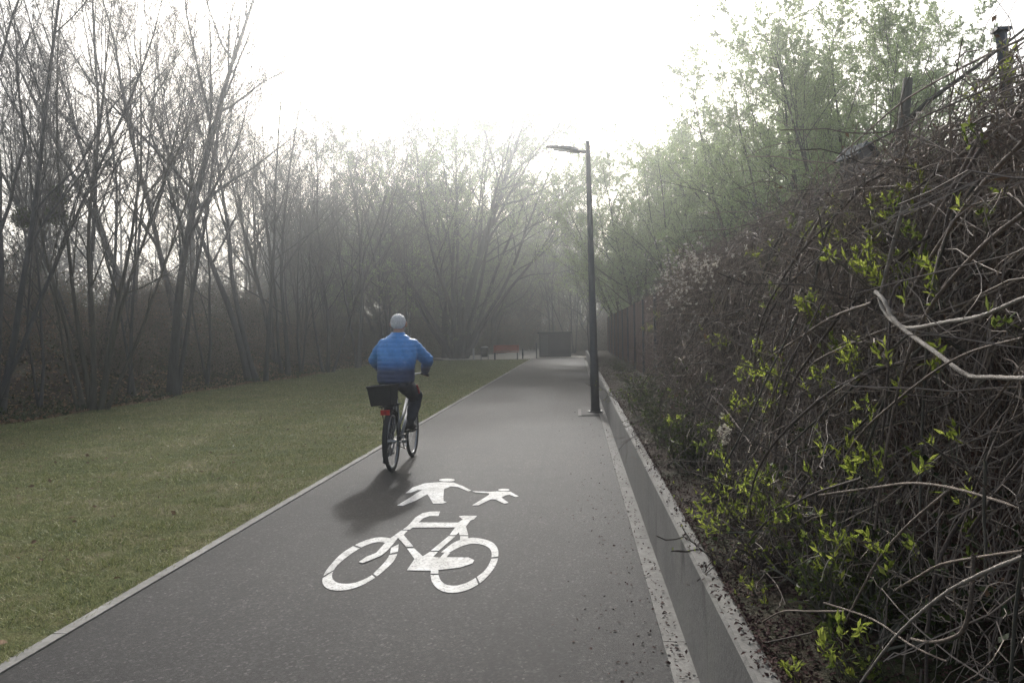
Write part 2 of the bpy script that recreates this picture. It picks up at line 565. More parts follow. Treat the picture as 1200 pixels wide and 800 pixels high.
# retaining wall: cast sections with joints and chamfered arris
w = thing('retaining_wall', 'low concrete retaining wall stained along the right edge of the path', 'wall', (WX, 0, 0))
for y in np.arange(-6, 44, 4.0):
    prof = [(0, -.1), (.002, .488), (.014, .50), (.072, .502), (.084, .49), (.084, -.1)]
    mb = MB()
    n = len(prof)
    V = [(p[0], yy, p[1]) for yy in (y + .004, y + 3.996) for p in prof]
    mb.add(V, [(k, (k + 1) % n, n + (k + 1) % n, n + k) for k in range(n)])
    mb.F.append(np.array([list(range(n))[::-1]])); mb.F.append(np.array([list(range(n, 2 * n))]))
    mb.build('wall_section', M['concrete_wall'], w)

# ------------------------------------------------------------------ grass, litter, debris (stuff)
rng = np.random.default_rng(3)


def blades(n, x0f, x1, y0, y1, hmin, hmax, name, mat, z0=.0):
    u = rng.random(n)
    y = y0 * (y1 / y0) ** u
    x = lawn_edge(y) + rng.random(n) ** .8 * (x1 - lawn_edge(y))
    patch = np.clip(.72 + .4 * hnoise(x * 16, y * 16), .3, 1.3)
    h = (hmin + (hmax - hmin) * rng.random(n)) * patch
    p = np.stack([x, y, np.full(n, z0)], 1)
    a = rng.random(n) * 6.283
    wd = .0026 + .0007 * y * .5
    side = np.stack([np.cos(a), np.sin(a), np.zeros(n)], 1) * wd[:, None]
    tip = p + np.stack([rng.normal(0, .7, n) * h, rng.normal(0, .7, n) * h, h], 1)
    V = np.stack([p - side, p + side, tip], 1)
    mb = MB(); mb.add(V.reshape(-1, 3), np.arange(n)[:, None] * 3 + np.arange(3)[None])
    return tag(mb.build(name, mat), kind='stuff')


o = blades(300000, None, KL + .02, 2.6, 47, .012, .05, 'grass', M['grass'])
tag(o, 'short worn grass with dry and mossy patches', 'grass')


def litter(name, n, xy, mat, smin, smax, flat=.35, lift=.012, label=None, zf=None):
    x, y = xy(n)
    n = len(x)
    z = (zf or ground_h)(x, y) + lift * (1 + rng.random(n))
    d = rng.normal(0, 1, (n, 3)); d[:, 2] *= flat
    mb = MB()
    ln = rng.uniform(smin, smax, n)
    p = np.stack([x, y, z], 1)
    dd = nrm(d)
    side = nrm(np.cross(dd, np.array([[0, 0, 1.0]]) + rng.normal(0, .35, (n, 3))))
    up = np.cross(side, dd)
    V = np.stack([p, p + dd * ln[:, None] * .5 + side * ln[:, None] * .32 + up * ln[:, None] * .12, p + dd * ln[:, None],
                  p + dd * ln[:, None] * .5 - side * ln[:, None] * .32 + up * ln[:, None] * .12], 1)
    mb.add(V.reshape(-1, 3), np.arange(n)[:, None] * 4 + np.arange(4)[None])
    o = tag(mb.build(name, mat), kind='stuff')
    return tag(o, label, 'leaves')


def bank_xy(n):
    y = 6 * (60 / 6) ** rng.random(n)
    x = lawn_edge(y) - .1 - 7 * rng.random(n) ** 1.6 + .3 * rng.normal(0, 1, n) * (rng.random(n) < .15)
    return x, y


litter('fallen_leaves', 42000, bank_xy, M['leaf_litter'], .05, .12, label='brown leaf litter covering the wooded bank')
litter('ivy_ground_cover', 17000, bank_xy, M['leaf_ivy'], .05, .11, 1.0, .07, label='dark ivy creeping over the wooded bank')
litter('scattered_leaves', 800, lambda n: (rng.uniform(-10.5, -2.9, n), 3 * (40 / 3) ** rng.random(n)), M['leaf_dead'], .03, .07, .2, .03,
       label='dead leaves dotted over the lawn', zf=lambda x, y: np.zeros_like(x))


def bed_xy(n):
    y = 1.6 * (30 / 1.6) ** rng.random(n)
    return np.where(rng.random(n) < .05, .60 - .08 * rng.random(n) ** 1.6, .588 + .95 * rng.random(n) ** 1.3), y


litter('bed_leaf_litter', 34000, bed_xy, M['leaf_plum'], .008, .024, .6, .006, label='plum brown dead leaves under the vines behind the wall',
       zf=lambda x, y: np.where(x < .597, .503, ground_h(x, y)))
pz = lambda x, y: np.where(x > PR, .016, .006)
litter('path_debris', 900, lambda n: (PR + .10 - np.abs(rng.normal(0, .30, n)) * (rng.random(n) < .55) - .1 * rng.random(n), 2.4 * (16 / 2.4) ** rng.random(n)), M['leaf_plum'],
       .008, .028, .3, .002, label='dark crumbs of leaf and soil along the gutter', zf=pz)

# ------------------------------------------------------------------ painted symbols
ZM = .0080
ZSTEP = [0]


def zpx(p):                                    # traced at 4.8 x from the photograph's corner (370, 550)
    g = G(370 + p[0] / 4.8, 550 + p[1] / 4.8)
    return (g.x, g.y)


def flat_poly(mb, pts):
    P = [zpx(p) for p in pts]
    ZSTEP[0] += 1
    zz = ZM + .0005 * (ZSTEP[0] % 5 + 1)
    tri = geometry.tessellate_polygon([[Vector((x, y, 0)) for x, y in P]])
    T = []
    for t in tri:
        a, b, c = [P[i] for i in t]
        ar = (b[0] - a[0]) * (c[1] - a[1]) - (b[1] - a[1]) * (c[0] - a[0])
        T.append(tuple(t) if ar > 0 else tuple(t)[::-1])
    mb.add([(x, y, zz) for x, y in P], T)


def ellipse(cx, cy, rx, ry, n=20):
    return [(cx + rx * math.cos(2 * math.pi * k / n), cy + ry * math.sin(2 * math.pi * k / n)) for k in range(n)]


def smooth_line(P, n):
    P = np.array(P, float)
    d = np.concatenate([[0], np.cumsum(np.linalg.norm(np.diff(P, axis=0), axis=1))]); d /= d[-1]
    # Catmull-Rom
    out = []
    for s in np.linspace(0, 1, n):
        k = min(max(np.searchsorted(d, s, side='right') - 1, 0), len(P) - 2)
        t = (s - d[k]) / max(d[k + 1] - d[k], 1e-9)
        p0, p1, p2, p3 = P[max(k - 1, 0)], P[k], P[k + 1], P[min(k + 2, len(P) - 1)]
        out.append(.5 * ((2 * p1) + (-p0 + p2) * t + (2 * p0 - 5 * p1 + 4 * p2 - p3) * t * t + (-p0 + 3 * p1 - 3 * p2 + p3) * t ** 3))
    return np.array(out)


def arc_band(mb, outer, inner, gaps, n=72, gap_w=.008):
    """painted wheel: strip between two traced lines, cut by stencil gaps at fractions of its length"""
    O, I = smooth_line(outer, n), smooth_line(inner, n)
    fr = np.linspace(0, 1, n)
    cuts = [0.0] + [x for g in gaps for x in (g - gap_w, g + gap_w)] + [1.0]
    for a, b in zip(cuts[::2], cuts[1::2]):
        ss = np.linspace(a, b, max(3, int((b - a) * n)))
        o = np.stack([np.interp(ss, fr, O[:, k]) for k in (0, 1)], 1)
        q = np.stack([np.interp(ss, fr, I[:, k]) for k in (0, 1)], 1)
        V = [(*zpx(p), ZM) for p in o] + [(*zpx(p), ZM) for p in q]
        m = len(ss)
        mb.add(V, [(k + m, k + m + 1, k + 1, k) for k in range(m - 1)])


bm_ = thing('bicycle_marking', 'white painted bicycle symbol on the asphalt', 'road marking')
mb = MB()
arc_band(mb, [(420, 391), (360, 385), (290, 399), (210, 435), (140, 482), (85, 540), (48, 592), (37, 640), (60, 672), (105, 685), (165, 684), (230, 668), (295, 638), (355, 598), (405, 555), (442, 515), (462, 470), (466, 425)],
         [(415, 424), (375, 413), (330, 415), (270, 436), (215, 468), (165, 505), (120, 545), (95, 585), (93, 615), (112, 637), (150, 647), (205, 645), (260, 628), (310, 602), (355, 560), (390, 523), (415, 485), (424, 445)],
         [.20, .435, .78, .955], gap_w=.006)
mb.build('front_wheel', M['paint'], bm_)
mb = MB()
arc_band(mb, [(646, 598), (655, 640), (685, 675), (730, 695), (790, 698), (860, 680), (930, 640), (982, 588), (1016, 535), (1028, 480), (1019, 440), (990, 412), (940, 395), (880, 388), (818, 398), (772, 418), (735, 446), (705, 470)],
         [(690, 598), (704, 630), (735, 653), (790, 658), (850, 641), (905, 610), (953, 570), (982, 522), (990, 475), (976, 447), (942, 429), (890, 421), (838, 430), (795, 447), (765, 464), (752, 470), (748, 472), (744, 474)],
         [.36, .56], gap_w=.006)
mb.build('rear_wheel', M['paint'], bm_)
mb = MB()
flat_poly(mb, [(490, 343), (520, 320), (560, 275), (600, 250), (645, 241), (700, 240), (690, 266), (640, 266), (605, 278), (578, 302), (800, 303), (828, 285), (805, 268), (835, 264), (907, 265), (890, 285), (872, 290), (845, 325), (858, 374), (810, 374), (805, 358), (790, 374), (752, 374), (785, 330), (545, 331), (530, 343)])
flat_poly(mb, [(747, 380), (787, 380), (692, 462), (648, 462)])
flat_poly(mb, [(812, 381), (858, 381), (857, 394), (812, 412)])
flat_poly(mb, [(480, 349), (518, 349), (495, 374), (549, 439), (510, 442), (463, 390), (432, 430), (400, 465), (370, 490), (310, 515), (265, 533), (243, 526), (285, 497), (340, 475), (385, 425), (420, 392), (445, 375)])
flat_poly(mb, [(513, 449), (553, 447), (602, 493), (642, 468), (688, 468), (660, 496), (700, 500), (722, 475), (758, 473), (735, 498), (860, 500), (892, 515), (882, 533), (810, 557), (690, 570), (690, 591), (646, 591), (648, 574), (513, 572), (556, 508)])
mb.build('bicycle_frame', M['paint'], bm_)

pm_ = thing('pedestrian_marking', 'white painted adult leading a child, above the bicycle symbol', 'road marking')
mb = MB()
flat_poly(mb, [(505, 137), (545, 105), (610, 82), (650, 78), (710, 74), (775, 77), (830, 98), (875, 122), (858, 126), (800, 102), (760, 98), (722, 114), (718, 160), (720, 182), (737, 187), (715, 195), (660, 196), (640, 160), (628, 143), (560, 180), (490, 208), (458, 206), (520, 168), (570, 135), (600, 118), (575, 119), (535, 135)])
flat_poly(mb, ellipse(738, 63, 44, 8))
mb.build('adult_figure', M['paint'], pm_)
mb = MB()
flat_poly(mb, [(880, 127), (905, 127), (985, 130), (1020, 127), (1095, 129), (1142, 155), (1125, 160), (1090, 146), (1068, 150), (1045, 162), (1085, 192), (1060, 197), (1010, 172), (985, 172), (915, 206), (880, 206), (935, 172), (975, 147), (975, 138), (900, 133)])
flat_poly(mb, ellipse(1058, 119, 32, 6))
mb.build('child_figure', M['paint'], pm_)

# ------------------------------------------------------------------ fence
FX = 1.66
fe = thing('board_fence', 'dark red brown vertical board fence behind the retaining wall', 'fence', (FX, 0, 0))
rb = random.Random(4)
for y in np.arange(-4, 44, 3.0):
    mb = MB()
    k = 0
    yy = y + .06
    while yy < y + 2.94:
        wd = .115
        mb.box((.012 * (k % 2), yy + wd / 2, 1.36 + rb.uniform(-.008, .008)), (.02, wd - .006, 1.94))
        yy += wd; k += 1
    pn = mb.build('panel', M['fence'], fe)
    mb = MB(); mb.box((.045, y + 1.5, 2.1), (.04, 2.9, .08)); mb.box((.045, y + 1.5, .75), (.04, 2.9, .08))
    mb.build('rail', M['fence'], fe)
    mb = MB(); mb.box((-.028, y, 1.3), (.05, .07, 2.0)); mb.box((-.028, y, 2.31), (.06, .08, .02))
    mb.build('post', M['galv'], fe)

# ------------------------------------------------------------------ street lamps
def street_lamp(x, y, H, label, lean):
    t = thing('street_lamp', label, 'street lamp', (x, y, .024))
    t.rotation_euler = (0, lean, 0)
    mb = MB()
    zz = [0, .9, .92, 2.5, 4.2, H]
    mb.tube([(0, 0, z) for z in zz], [.083, .081, .077, .062, .05, .042], 20)
    mb.build('pole', M['metal_post'], t, True)
    mb = MB(); mb.tube([(0, 0, 0), (0, 0, .02)], .15, 16)
    bp = mb.build('base_plate', M['metal_post'], t)
    for k in range(4):
        a = k * math.pi / 2 + .78
        mb = MB(); mb.tube([(.12 * math.cos(a), .12 * math.sin(a), .02), (.12 * math.cos(a), .12 * math.sin(a), .055)], .014, 6)
        mb.build('bolt', M['metal_post'], bp)
    mb = MB(); mb.box((-.085, -.001, .62), (.012, .09, .26)); 
    mb.build('access_hatch', M['metal_post'], t)
    mb = MB(); mb.tube([(-.03, 0, H - .20), (-.12, 0, H - .20), (-.20, 0, H - .185)], [.03, .03, .034], 12)
    mb.build('arm', M['metal_post'], t, True)
    # leaf shaped LED head
    secs = [(-.18, .05, .035, 0), (-.24, .10, .05, .002), (-.34, .135, .05, .03), (-.5, .13, .04, .062), (-.66, .10, .028, .092), (-.78, .06, .016, .11), (-.80, .03, .01, .113)]
    V = []; k = 14
    for sx, hw, hh, dz in secs:
        for q in range(k):
            a = 2 * math.pi * q / k
            V.append((sx, hw * math.cos(a), H - .185 + dz + hh * 1.5 * math.sin(a) * (1 if math.sin(a) > 0 else .45)))
    n = len(secs)
    F = [(i * k + q, i * k + (q + 1) % k, (i + 1) * k + (q + 1) % k, (i + 1) * k + q) for i in range(n - 1) for q in range(k)]
    mb = MB(); mb.add(V, F); mb.F.append(np.array([list(range(k))])); mb.F.append(np.array([[(n - 1) * k + q for q in range(k)][::-1]]))
    hd = mb.build('lamp_head', M['metal_post'], t, True)
    mb = MB(); mb.box((-.50, 0, H - .156), (.30, .14, .012), M=Matrix.Rotation(R(11), 3, 'Y'))
    mb.build('lens', M['lamp_glass'], hd)
    return t


street_lamp(.33, 15.4, 5.16, 'tall grey street lamp with a leaf shaped head on the right edge of the path', R(-.7))

# ------------------------------------------------------------------ end of the path: bench, bin, posts, shed
bp = G(596, 420.5)
b = thing('park_bench', 'red slatted park bench at the far end of the lawn', 'bench', (bp.x, 46.6, .0))
for s in (-1, 1):
    mb = MB()
    mb.tube([(s * .66, -.2, 0), (s * .66, -.2, .43), (s * .66, .2, .43), (s * .66, .26, .85)], .026, 8)
    mb.tube([(s * .66, .2, .43), (s * .66, .22, 0)], .026, 8)
    mb.build('leg', M['black'], b)
mb = MB()
for k in range(4): mb.box((0, -.19 + k * .12, .465), (1.5, .10, .035))
mb.build('seat', M['bench_red'], b)
mb = MB()
for k in range(3): mb.box((0, .205 + k * .022, .58 + k * .115), (1.5, .03, .095))
mb.build('backrest', M['bench_red'], b)

p = PY(568, 420, 47.0)
t = thing('litter_bin', 'slim grey litter bin with a pale lid left of the bench', 'litter bin', (p.x, 47.0, .0))
mb = MB(); mb.loft([(0, 0, .18, .17, .17), (0, 0, .6, .19, .19), (0, 0, .72, .19, .19)], 18); mb.build('body', M['shed_wall'], t, True)
mb = MB(); mb.loft([(0, 0, .74, .22, .22), (0, 0, .77, .22, .22), (0, 0, .80, .12, .12)], 18); mb.build('lid', M['silver'], t)
for s in (-1, 1):
    mb = MB(); mb.tube([(s * .21, 0, 0), (s * .21, 0, .75)], .022, 8); mb.build('leg', M['metal_post'], t)
p = PY(555, 420, 47.6)
t = thing('low_post', 'short pale post beside the litter bin', 'post', (p.x, 47.6, 0))
mb = MB(); mb.box((0, 0, .35), (.10, .10, .7)); mb.build('shaft', M['silver'], t)
mb = MB(); mb.box((0, 0, .715), (.12, .12, .03), taper=.5); mb.build('cap', M['metal_post'], t)
for px, hh, lab in ((612.5, .62, 'thin dark post close to the right end of the bench'), (628.8, .95, 'black bollard at the mouth of the side path')):
    p = PY(px, 420, 48.0)
    t = thing('bollard', lab, 'bollard', (p.x, 48.0, .0), group='posts at the end of the lawn')
    mb = MB(); mb.tube([(0, 0, 0), (0, 0, hh - .05)], .045, 12); mb.build('shaft', M['black'], t, True)
    mb = MB(); mb.loft([(0, 0, hh - .05, .055, .055), (0, 0, hh - .02, .055, .055), (0, 0, hh, .03, .03)], 12); mb.build('cap', M['metal_post'], t, True)
a = PY(632, 418, 50.5); c = PY(669, 418, 50.5)
t = thing('utility_shed', 'low flat roofed grey shed closing the end of the path', 'shed', ((a.x + c.x) / 2, 51.5, 0))
W = c.x - a.x
mb = MB(); mb.box((0, 0, .74), (W, 2.0, 1.5)); mb.build('wall', M['shed_wall'], t)
mb = MB(); mb.box((0, 0, 1.53), (W + .16, 2.2, .10)); mb.build('roof', M['shed_dark'], t)
mb = MB(); mb.box((W * .17, -1.03, .27), (W * .6, .06, .42)); mb.build('plinth', M['shed_dark'], t)
dr = MB(); dr.box((-W * .33, -1.02, .74), (W * .22, .035, 1.3)); dr = dr.build('door', M['metal_post'], t)
mb = MB(); mb.box((-W * .25, -1.05, .75), (.03, .03, .14)); mb.build('handle', M['black'], dr)

# birdhouse and posts rising over the vines on the right
p = PY(1005, 196, 8.2)
t = thing('birdhouse', 'small gabled birdhouse showing above the vines', 'birdhouse', (p.x, 8.2, 0), R(20))
mb = MB(); z0 = p.z - .18
hw, hz = .11, .26
mb.add([(-hw, -.12, z0), (hw, -.12, z0), (hw, -.12, z0 + hz), (0, -.12, z0 + hz + .12), (-hw, -.12, z0 + hz),
        (-hw, .12, z0), (hw, .12, z0), (hw, .12, z0 + hz), (0, .12, z0 + hz + .12), (-hw, .12, z0 + hz)], [(0, 5, 9, 4), (1, 2, 7, 6), (0, 1, 6, 5)])
mb.F.append(np.array([[0, 4, 3, 2, 1], [5, 6, 7, 8, 9]]))
mb.build('box', M['house_wood'], t)
mb = MB()
for s in (-1, 1):
    mb.box((s * .085, 0, z0 + hz + .058), (.20, .34, .018), M=Matrix.Rotation(s * R(47), 3, 'Y'))
mb.build('roof', M['house_roof'], t)
mb = MB(); mb.tube([(0, -.118, z0 + .17), (0, -.126, z0 + .17)], .022, 12); mb.build('entrance_hole', M['black'], t)
mb = MB(); mb.box((0, 0, z0 / 2), (.06, .06, z0)); mb.build('pole', M['house_wood'], t)

p0, p1 = PX(1188, 190, 1.74), PX(1173, 37, 1.74)
t = thing('steel_post', 'dark steel post sticking up out of the vines near the right edge', 'post', (p0.x, p0.y, .4))
mb = MB()
q = Vector((p1.x - p0.x, p1.y - p0.y, p1.z - .4)); q0 = Vector((0, 0, 0)) + Vector((p0.x, p0.y, p0.z)) - Vector((p0.x, p0.y, .4))
d = (q - q0)
mb.tube([q0 - d * 2.0, q0, q], .024, 4); mb.build('shaft', M['galv'], t)
mb = MB(); mb.box(tuple(q + Vector((0, 0, .004))), (.06, .06, .012)); mb.build('cap', M['galv'], t)

# ------------------------------------------------------------------ trees
def tree_parts(seed, stems, n=(12, 8, 7, 4), t0=.25, ang=.75, up=.05, ratio=(.42, .45, .45, .5), wander=.10, rmin=.003, leaf=0, lsize=(.03, .05), lw=.5, leaf_on=.9, droop=0.0, P0=14, twig_k=3):
    """stems: (x, y, direction, length, radius).  returns trunk, crown, foliage collectors"""
    g = np.random.default_rng(seed)
    tr, cr, lf = MB(), MB(), MB()
    s = np.array([(a[0], a[1], -.12) for a in stems], float)
    d = np.array([a[2] for a in stems], float)
    ln = np.array([a[3] for a in stems], float)
    r0 = np.array([a[4] for a in stems], float)
    pts = chains(g, s, d, ln, P0, wander * .45, up * .4)
    prof = np.linspace(0, 1, P0)
    rad = r0[:, None] * (1 - .86 * prof ** .9)[None]
    rad[:, 0] *= 1.45; rad[:, 1] *= 1.06
    tubes(tr, pts, rad, 9)
    cur, crad, cl = pts, rad, ln
    for lv in range(4):
        if n[lv] == 0: break
        idx, t, st, dd, r = sub(g, cur, crad, n[lv], t0 if lv == 0 else .18, 1.0, ang, .2)
        L = cl[idx] * ratio[lv] * (1.15 - .6 * t) * g.uniform(.6, 1.25, len(idx))
        P = (8, 6, 4, 3)[lv]
        np_ = chains(g, st, dd, L, P, wander * (1, 1.3, 1.4, 1.5)[lv], (up if lv < 3 else up * .5) - droop * (lv >= 2))
        br = np.maximum(np.minimum(r * .52, r0[0] * (.36, .17, .08, .04)[lv]), rmin)
        nr = np.maximum(br[:, None] * (1 - .75 * np.linspace(0, 1, P))[None], rmin * (1, 1, .9, .75)[lv])
        tubes(tr if lv == 0 else cr, np_, nr, (7, 5, twig_k, 3)[lv])
        cur, crad, cl = np_, nr, L
        if leaf and lv == 3:
            k = leaf
            ii = np.repeat(np.arange(len(np_)), k)
            ii = ii[g.random(len(ii)) < leaf_on]
            u = g.random(len(ii))[:, None] * 2
            a = np.minimum(u.astype(int), 1)[:, 0]
            fr = u - a[:, None]
            pos = np_[ii, a] * (1 - fr) + np_[ii, a + 1] * fr
            dl = nrm(np_[ii, 2] - np_[ii, 0]) * .6 + g.normal(0, .7, (len(ii), 3))
            s_ = g.uniform(lsize[0], lsize[1], len(ii))
            leaves(lf, pos, dl, s_, s_ * lw, g)
    return tr, cr, lf


class TreeKind:
    def __init__(self, mats, **kw):
        tr, cr, lf = tree_parts(**kw)
        self.tm = tr.mesh('trunk', mats[0], True)
        self.cm = cr.mesh('crown', mats[1])
        self.lm = lf.mesh('foliage', mats[2]) if lf.n else None

    def place(self, name, label, x, y, rz=0.0, s=1.0, group=None, z=None, cat='tree'):
        z = float(ground_h(x, y)) if z is None else z
        o = thing(name, label, cat, (x, y, z), rz, group)
        o.scale = (s, s, s)
        for nm, me in (('trunk', self.tm), ('crown', self.cm), ('foliage', self.lm)):
            if me is None: continue
            c = bpy.data.objects.new(nm, me); COL.objects.link(c); c.parent = o
        return o


bare = (M['bark'], M['twig'], M['bud'])
GL = 'trees on the wooded bank'
# the front row on the bank, each its own tree
K1 = TreeKind(bare, seed=11, stems=[(0, 0, (.06, 0, 1), 13, .11), (.1, .1, (.28, -.05, 1), 11, .07), (0, -.1, (.45, .1, 1), 10, .055)], n=(12, 8, 7, 5), ang=.55, up=.07, leaf=1, lsize=(.02, .04), leaf_on=.35)
K2 = TreeKind((M['bark_pale'], M['twig'], M['bud']), seed=12, stems=[(.0, 0, (-.30, .1, 1), 8, .055), (.12, .05, (-.12, -.1, 1), 9, .06), (.2, 0, (.03, .1, 1), 9.5, .065), (.3, .1, (.14, -.05, 1), 9, .06), (.4, -.1, (.26, .1, 1), 8.5, .055), (.45, 0, (.42, 0, 1), 7.5, .045), (-.1, 0, (-.5, .2, 1), 6.5, .04)],
              n=(9, 7, 6, 4), t0=.3, ang=.5, up=.05, leaf=1, lsize=(.02, .04), leaf_on=.3)
K3 = TreeKind(bare, seed=13, stems=[(0, 0, (.02, 0, 1), 13.5, .135), (.12, 0, (.10, .05, 1), 12.5, .065)], n=(18, 9, 7, 4), t0=.27, ang=.6, up=.07, leaf=1, lsize=(.02, .04), leaf_on=.35)
K4 = TreeKind(bare, seed=14, stems=[(0, 0, (-.25, 0, 1), 13, .125), (.22, 0, (-.20, .06, 1), 12.5, .105), (.45, .2, (.08, 0, 1), 12, .075)], n=(14, 9, 7, 4), t0=.35, ang=.6, up=.05, leaf=1, lsize=(.02, .04), leaf_on=.35)
K5 = TreeKind(bare, seed=15, stems=[(0, 0, (.05, 0, 1), 13, .095), (-.2, .1, (-.12, 0, 1), 12, .065)], n=(16, 9, 7, 4), t0=.2, ang=.65, up=.06, leaf=2, lsize=(.02, .045), leaf_on=.5)
K6 = TreeKind(bare, seed=16, stems=[(0, 0, (.1, .02, 1), 12, .08), (.2, .1, (.3, 0, 1), 11, .06), (-.15, 0, (-.2, .1, 1), 11, .06)], n=(13, 9, 7, 4), t0=.2, ang=.65, up=.06, leaf=2, lsize=(.025, .05), leaf_on=.6)
front = [
    (K1, 4, 492, 0, 1.0, 'bare tree cut by the left edge of the photo, branches fanning upwards'),
    (K2, 112, 480, 0, 1.0, 'coppiced bare clump of seven thin stems rising from one base'),
    (K3, 213, 463, 0, 1.0, 'tall straight bare tree with a slim second stem beside its trunk'),
    (K4, 302, 447, 0, 1.0, 'bare tree with twin trunks leaning to the left'),
    (K5, 345, 441, .6, .95, 'upright bare tree just right of the leaning twin trunks'),
    (K6, 390, 436, .3, 1.0, 'bare tree with three spreading stems left of the cyclist'),
    (K3, 425, 431, 2.0, .92, 'tall bare tree directly behind the cyclist\'s left shoulder'),
    (K6, 462, 428, 1.4, 1.05, 'spreading bare tree behind the cyclist\'s head'),
]
for k, px, py, rz, s, lab in front:
    g = G(px, py)
    k.place('bare_tree', lab, g.x - .25, g.y, rz, s, GL)
# smaller stems between them
rs = random.Random(8)
KS = TreeKind(bare, seed=17, stems=[(0, 0, (.08, 0, 1), 8.5, .05), (.1, .1, (-.15, .1, 1), 7.5, .04)], n=(10, 6, 5, 3), t0=.2, ang=.6, up=.06)
for px, py, s, lab in ((60, 486, .8, 'thin sapling between the left edge tree and the coppiced clump'), (165, 470, 1.0, 'thin sapling between the coppiced clump and the straight tall tree'),
                    (255, 455, 1.1, 'thin sapling between the straight tall tree and the leaning trunks'), (365, 439, 1.15, 'thin sapling left of the three stemmed bare tree')):
    g = G(px, py); k = KS.place('sapling', lab, g.x - .6, g.y + .5, rs.random() * 6, s, 'thin saplings on the bank')
KS.place('sapling', 'slender dark stem at the far right edge of the path, beyond the lamp', .62, 38, 1.0, .62, 'thin saplings beyond the lamp')
# trees massed higher on the bank
kinds = [K3, K4, K5, K6, K2]
m = 0
for row, (x0, n_, y0, y1) in enumerate(((-13.8, 7, 15, 52), (-18, 5, 19, 58), (-24, 3, 30, 66))):
    for i_ in range(n_):
        y = y0 + (y1 - y0) * (i_ + rs.random() * .8) / n_
        x = x0 + rs.uniform(-1.4, 1.4)
        k = rs.choice(kinds)
        k.place('bare_tree', 'leafless tree in the thicket higher up the bank, behind the front row', x, y, rs.random() * 6.28, rs.uniform(.78, 1.05), 'leafless trees behind the front row')
# large pale crowned tree and its neighbours at the far end of the lawn
hazy = (M['bark'], M['twig_green'], M['leaf_spring'])
KE = TreeKind(hazy, seed=21, stems=[(0, 0, (.16, 0, 1), 10, .32), (.1, .1, (.42, .1, 1), 10.5, .2), (-.1, 0, (-.25, .1, 1), 10.5, .2), (0, .2, (.05, .5, 1), 10, .18)], n=(15, 10, 8, 4), t0=.28, ang=.8, up=.025, ratio=(.52, .46, .42, .5), leaf=4, lsize=(.045, .08), leaf_on=.8, rmin=.007)
KF = TreeKind(hazy, seed=22, stems=[(0, 0, (0, 0, 1), 11.5, .2), (.2, .1, (.2, .1, 1), 10.5, .13)], n=(20, 10, 7, 4), t0=.08, ang=.8, up=.04, leaf=3, lsize=(.045, .08), leaf_on=.85, rmin=.007)
g = G(497, 417)
KD = TreeKind(hazy, seed=23, stems=[(0, 0, (.1, 0, 1), 9.5, .2)] + [(.15 * math.cos(a), .15 * math.sin(a), (.07 + l * math.cos(a), l * math.sin(a), 1), 9.6 - 1.6 * l, .085) for a, l in ((0, .5), (.9, .25), (1.6, .5), (2.5, .35), (3.2, .55), (4.0, .25), (4.7, .5), (5.5, .35), (.4, .75), (2.9, .72), (1.2, .08), (3.6, .15), (5.1, .12), (.2, .32), (2.1, .2))],
              n=(10, 9, 8, 4), t0=.38, ang=.62, up=.03, ratio=(.52, .46, .42, .5), wander=.13, leaf=6, lsize=(.032, .055), leaf_on=.8, rmin=.0038)
KD.place('spreading_tree', 'large spreading tree with a pale domed crown left of the path end', PY(538, 415, 50).x, 50, 0, 1.75, 'trees around the end of the path')
for px, y, k, s, rz, lab in ((455, 55, KE, .95, 2, 'broad hazy tree left of the big domed crown'), (545, 60, KF, 1.1, 1, 'leafing tree behind the litter bin'), (578, 66, KF, 1.25, 2.2, 'leafing tree behind the bench'),
                      (612, 78, KF, 1.35, .5, 'pale leafing tree where the gravel path runs into the wood'), (650, 66, K5, .98, .4, 'dark bare tree behind the low shed'),
                      (672, 60, K6, .85, 2.6, 'bare tree at the right corner of the shed'), (690, 70, KF, .95, 3.0, 'leafing tree behind the tall lamp post'),
                      (522, 52, KF, 1.0, 4.0, 'leafing tree just right of the trunk of the big domed crown'), (478, 50, K5, 1.0, 5.0, 'dense bare tree just left of the trunk of the big domed crown'),
                      (560, 72, KE, 1.1, 1.0, 'broad hazy crown far behind the litter bin'), (598, 92, KE, 1.25, 3.0, 'broad hazy crown at the far end of the gravel path'),
                      (632, 88, KF, 1.4, 4.2, 'tall hazy tree far behind the shed'), (661, 84, KF, 1.3, 5.2, 'tall hazy tree behind the bare trees at the shed'), (676, 76, K3, 1.0, 1.1, 'straight bare tree between shed and lamp post')):
    k.place('woodland_tree', lab, PY(px, 415, y).x, y, rz, s, 'trees around the end of the path')
# leafing willows over the fence on the right
will = (M['bark_pale'], M['twig_green'], M['leaf_spring'])
KW = TreeKind(will, seed=31, stems=[(0, 0, (-.3, 0, 1), 8.2, .07), (.1, .1, (-.08, .15, 1), 8.8, .075), (.2, 0, (.15, -.1, 1), 8.6, .07), (.3, .1, (.35, .1, 1), 7.8, .065), (.1, -.1, (0, -.35, 1), 7.8, .06)], n=(13, 9, 6, 4), t0=.15, ang=.6, up=.05, ratio=(.40, .48, .45, .55), leaf=14, lsize=(.024, .046), lw=.6, leaf_on=.9, droop=.04, rmin=.0035)
KW2 = TreeKind(will, seed=32, stems=[(0, 0, (-.15, .1, 1), 9, .085), (.1, .1, (.2, .1, 1), 8.7, .075), (0, -.1, (.0, -.25, 1), 8.2, .07)], n=(17, 9, 7, 4), t0=.12, ang=.65, up=.04, ratio=(.40, .48, .45, .55), leaf=14, lsize=(.024, .046), lw=.6, leaf_on=.9, droop=.05, rmin=.0035)
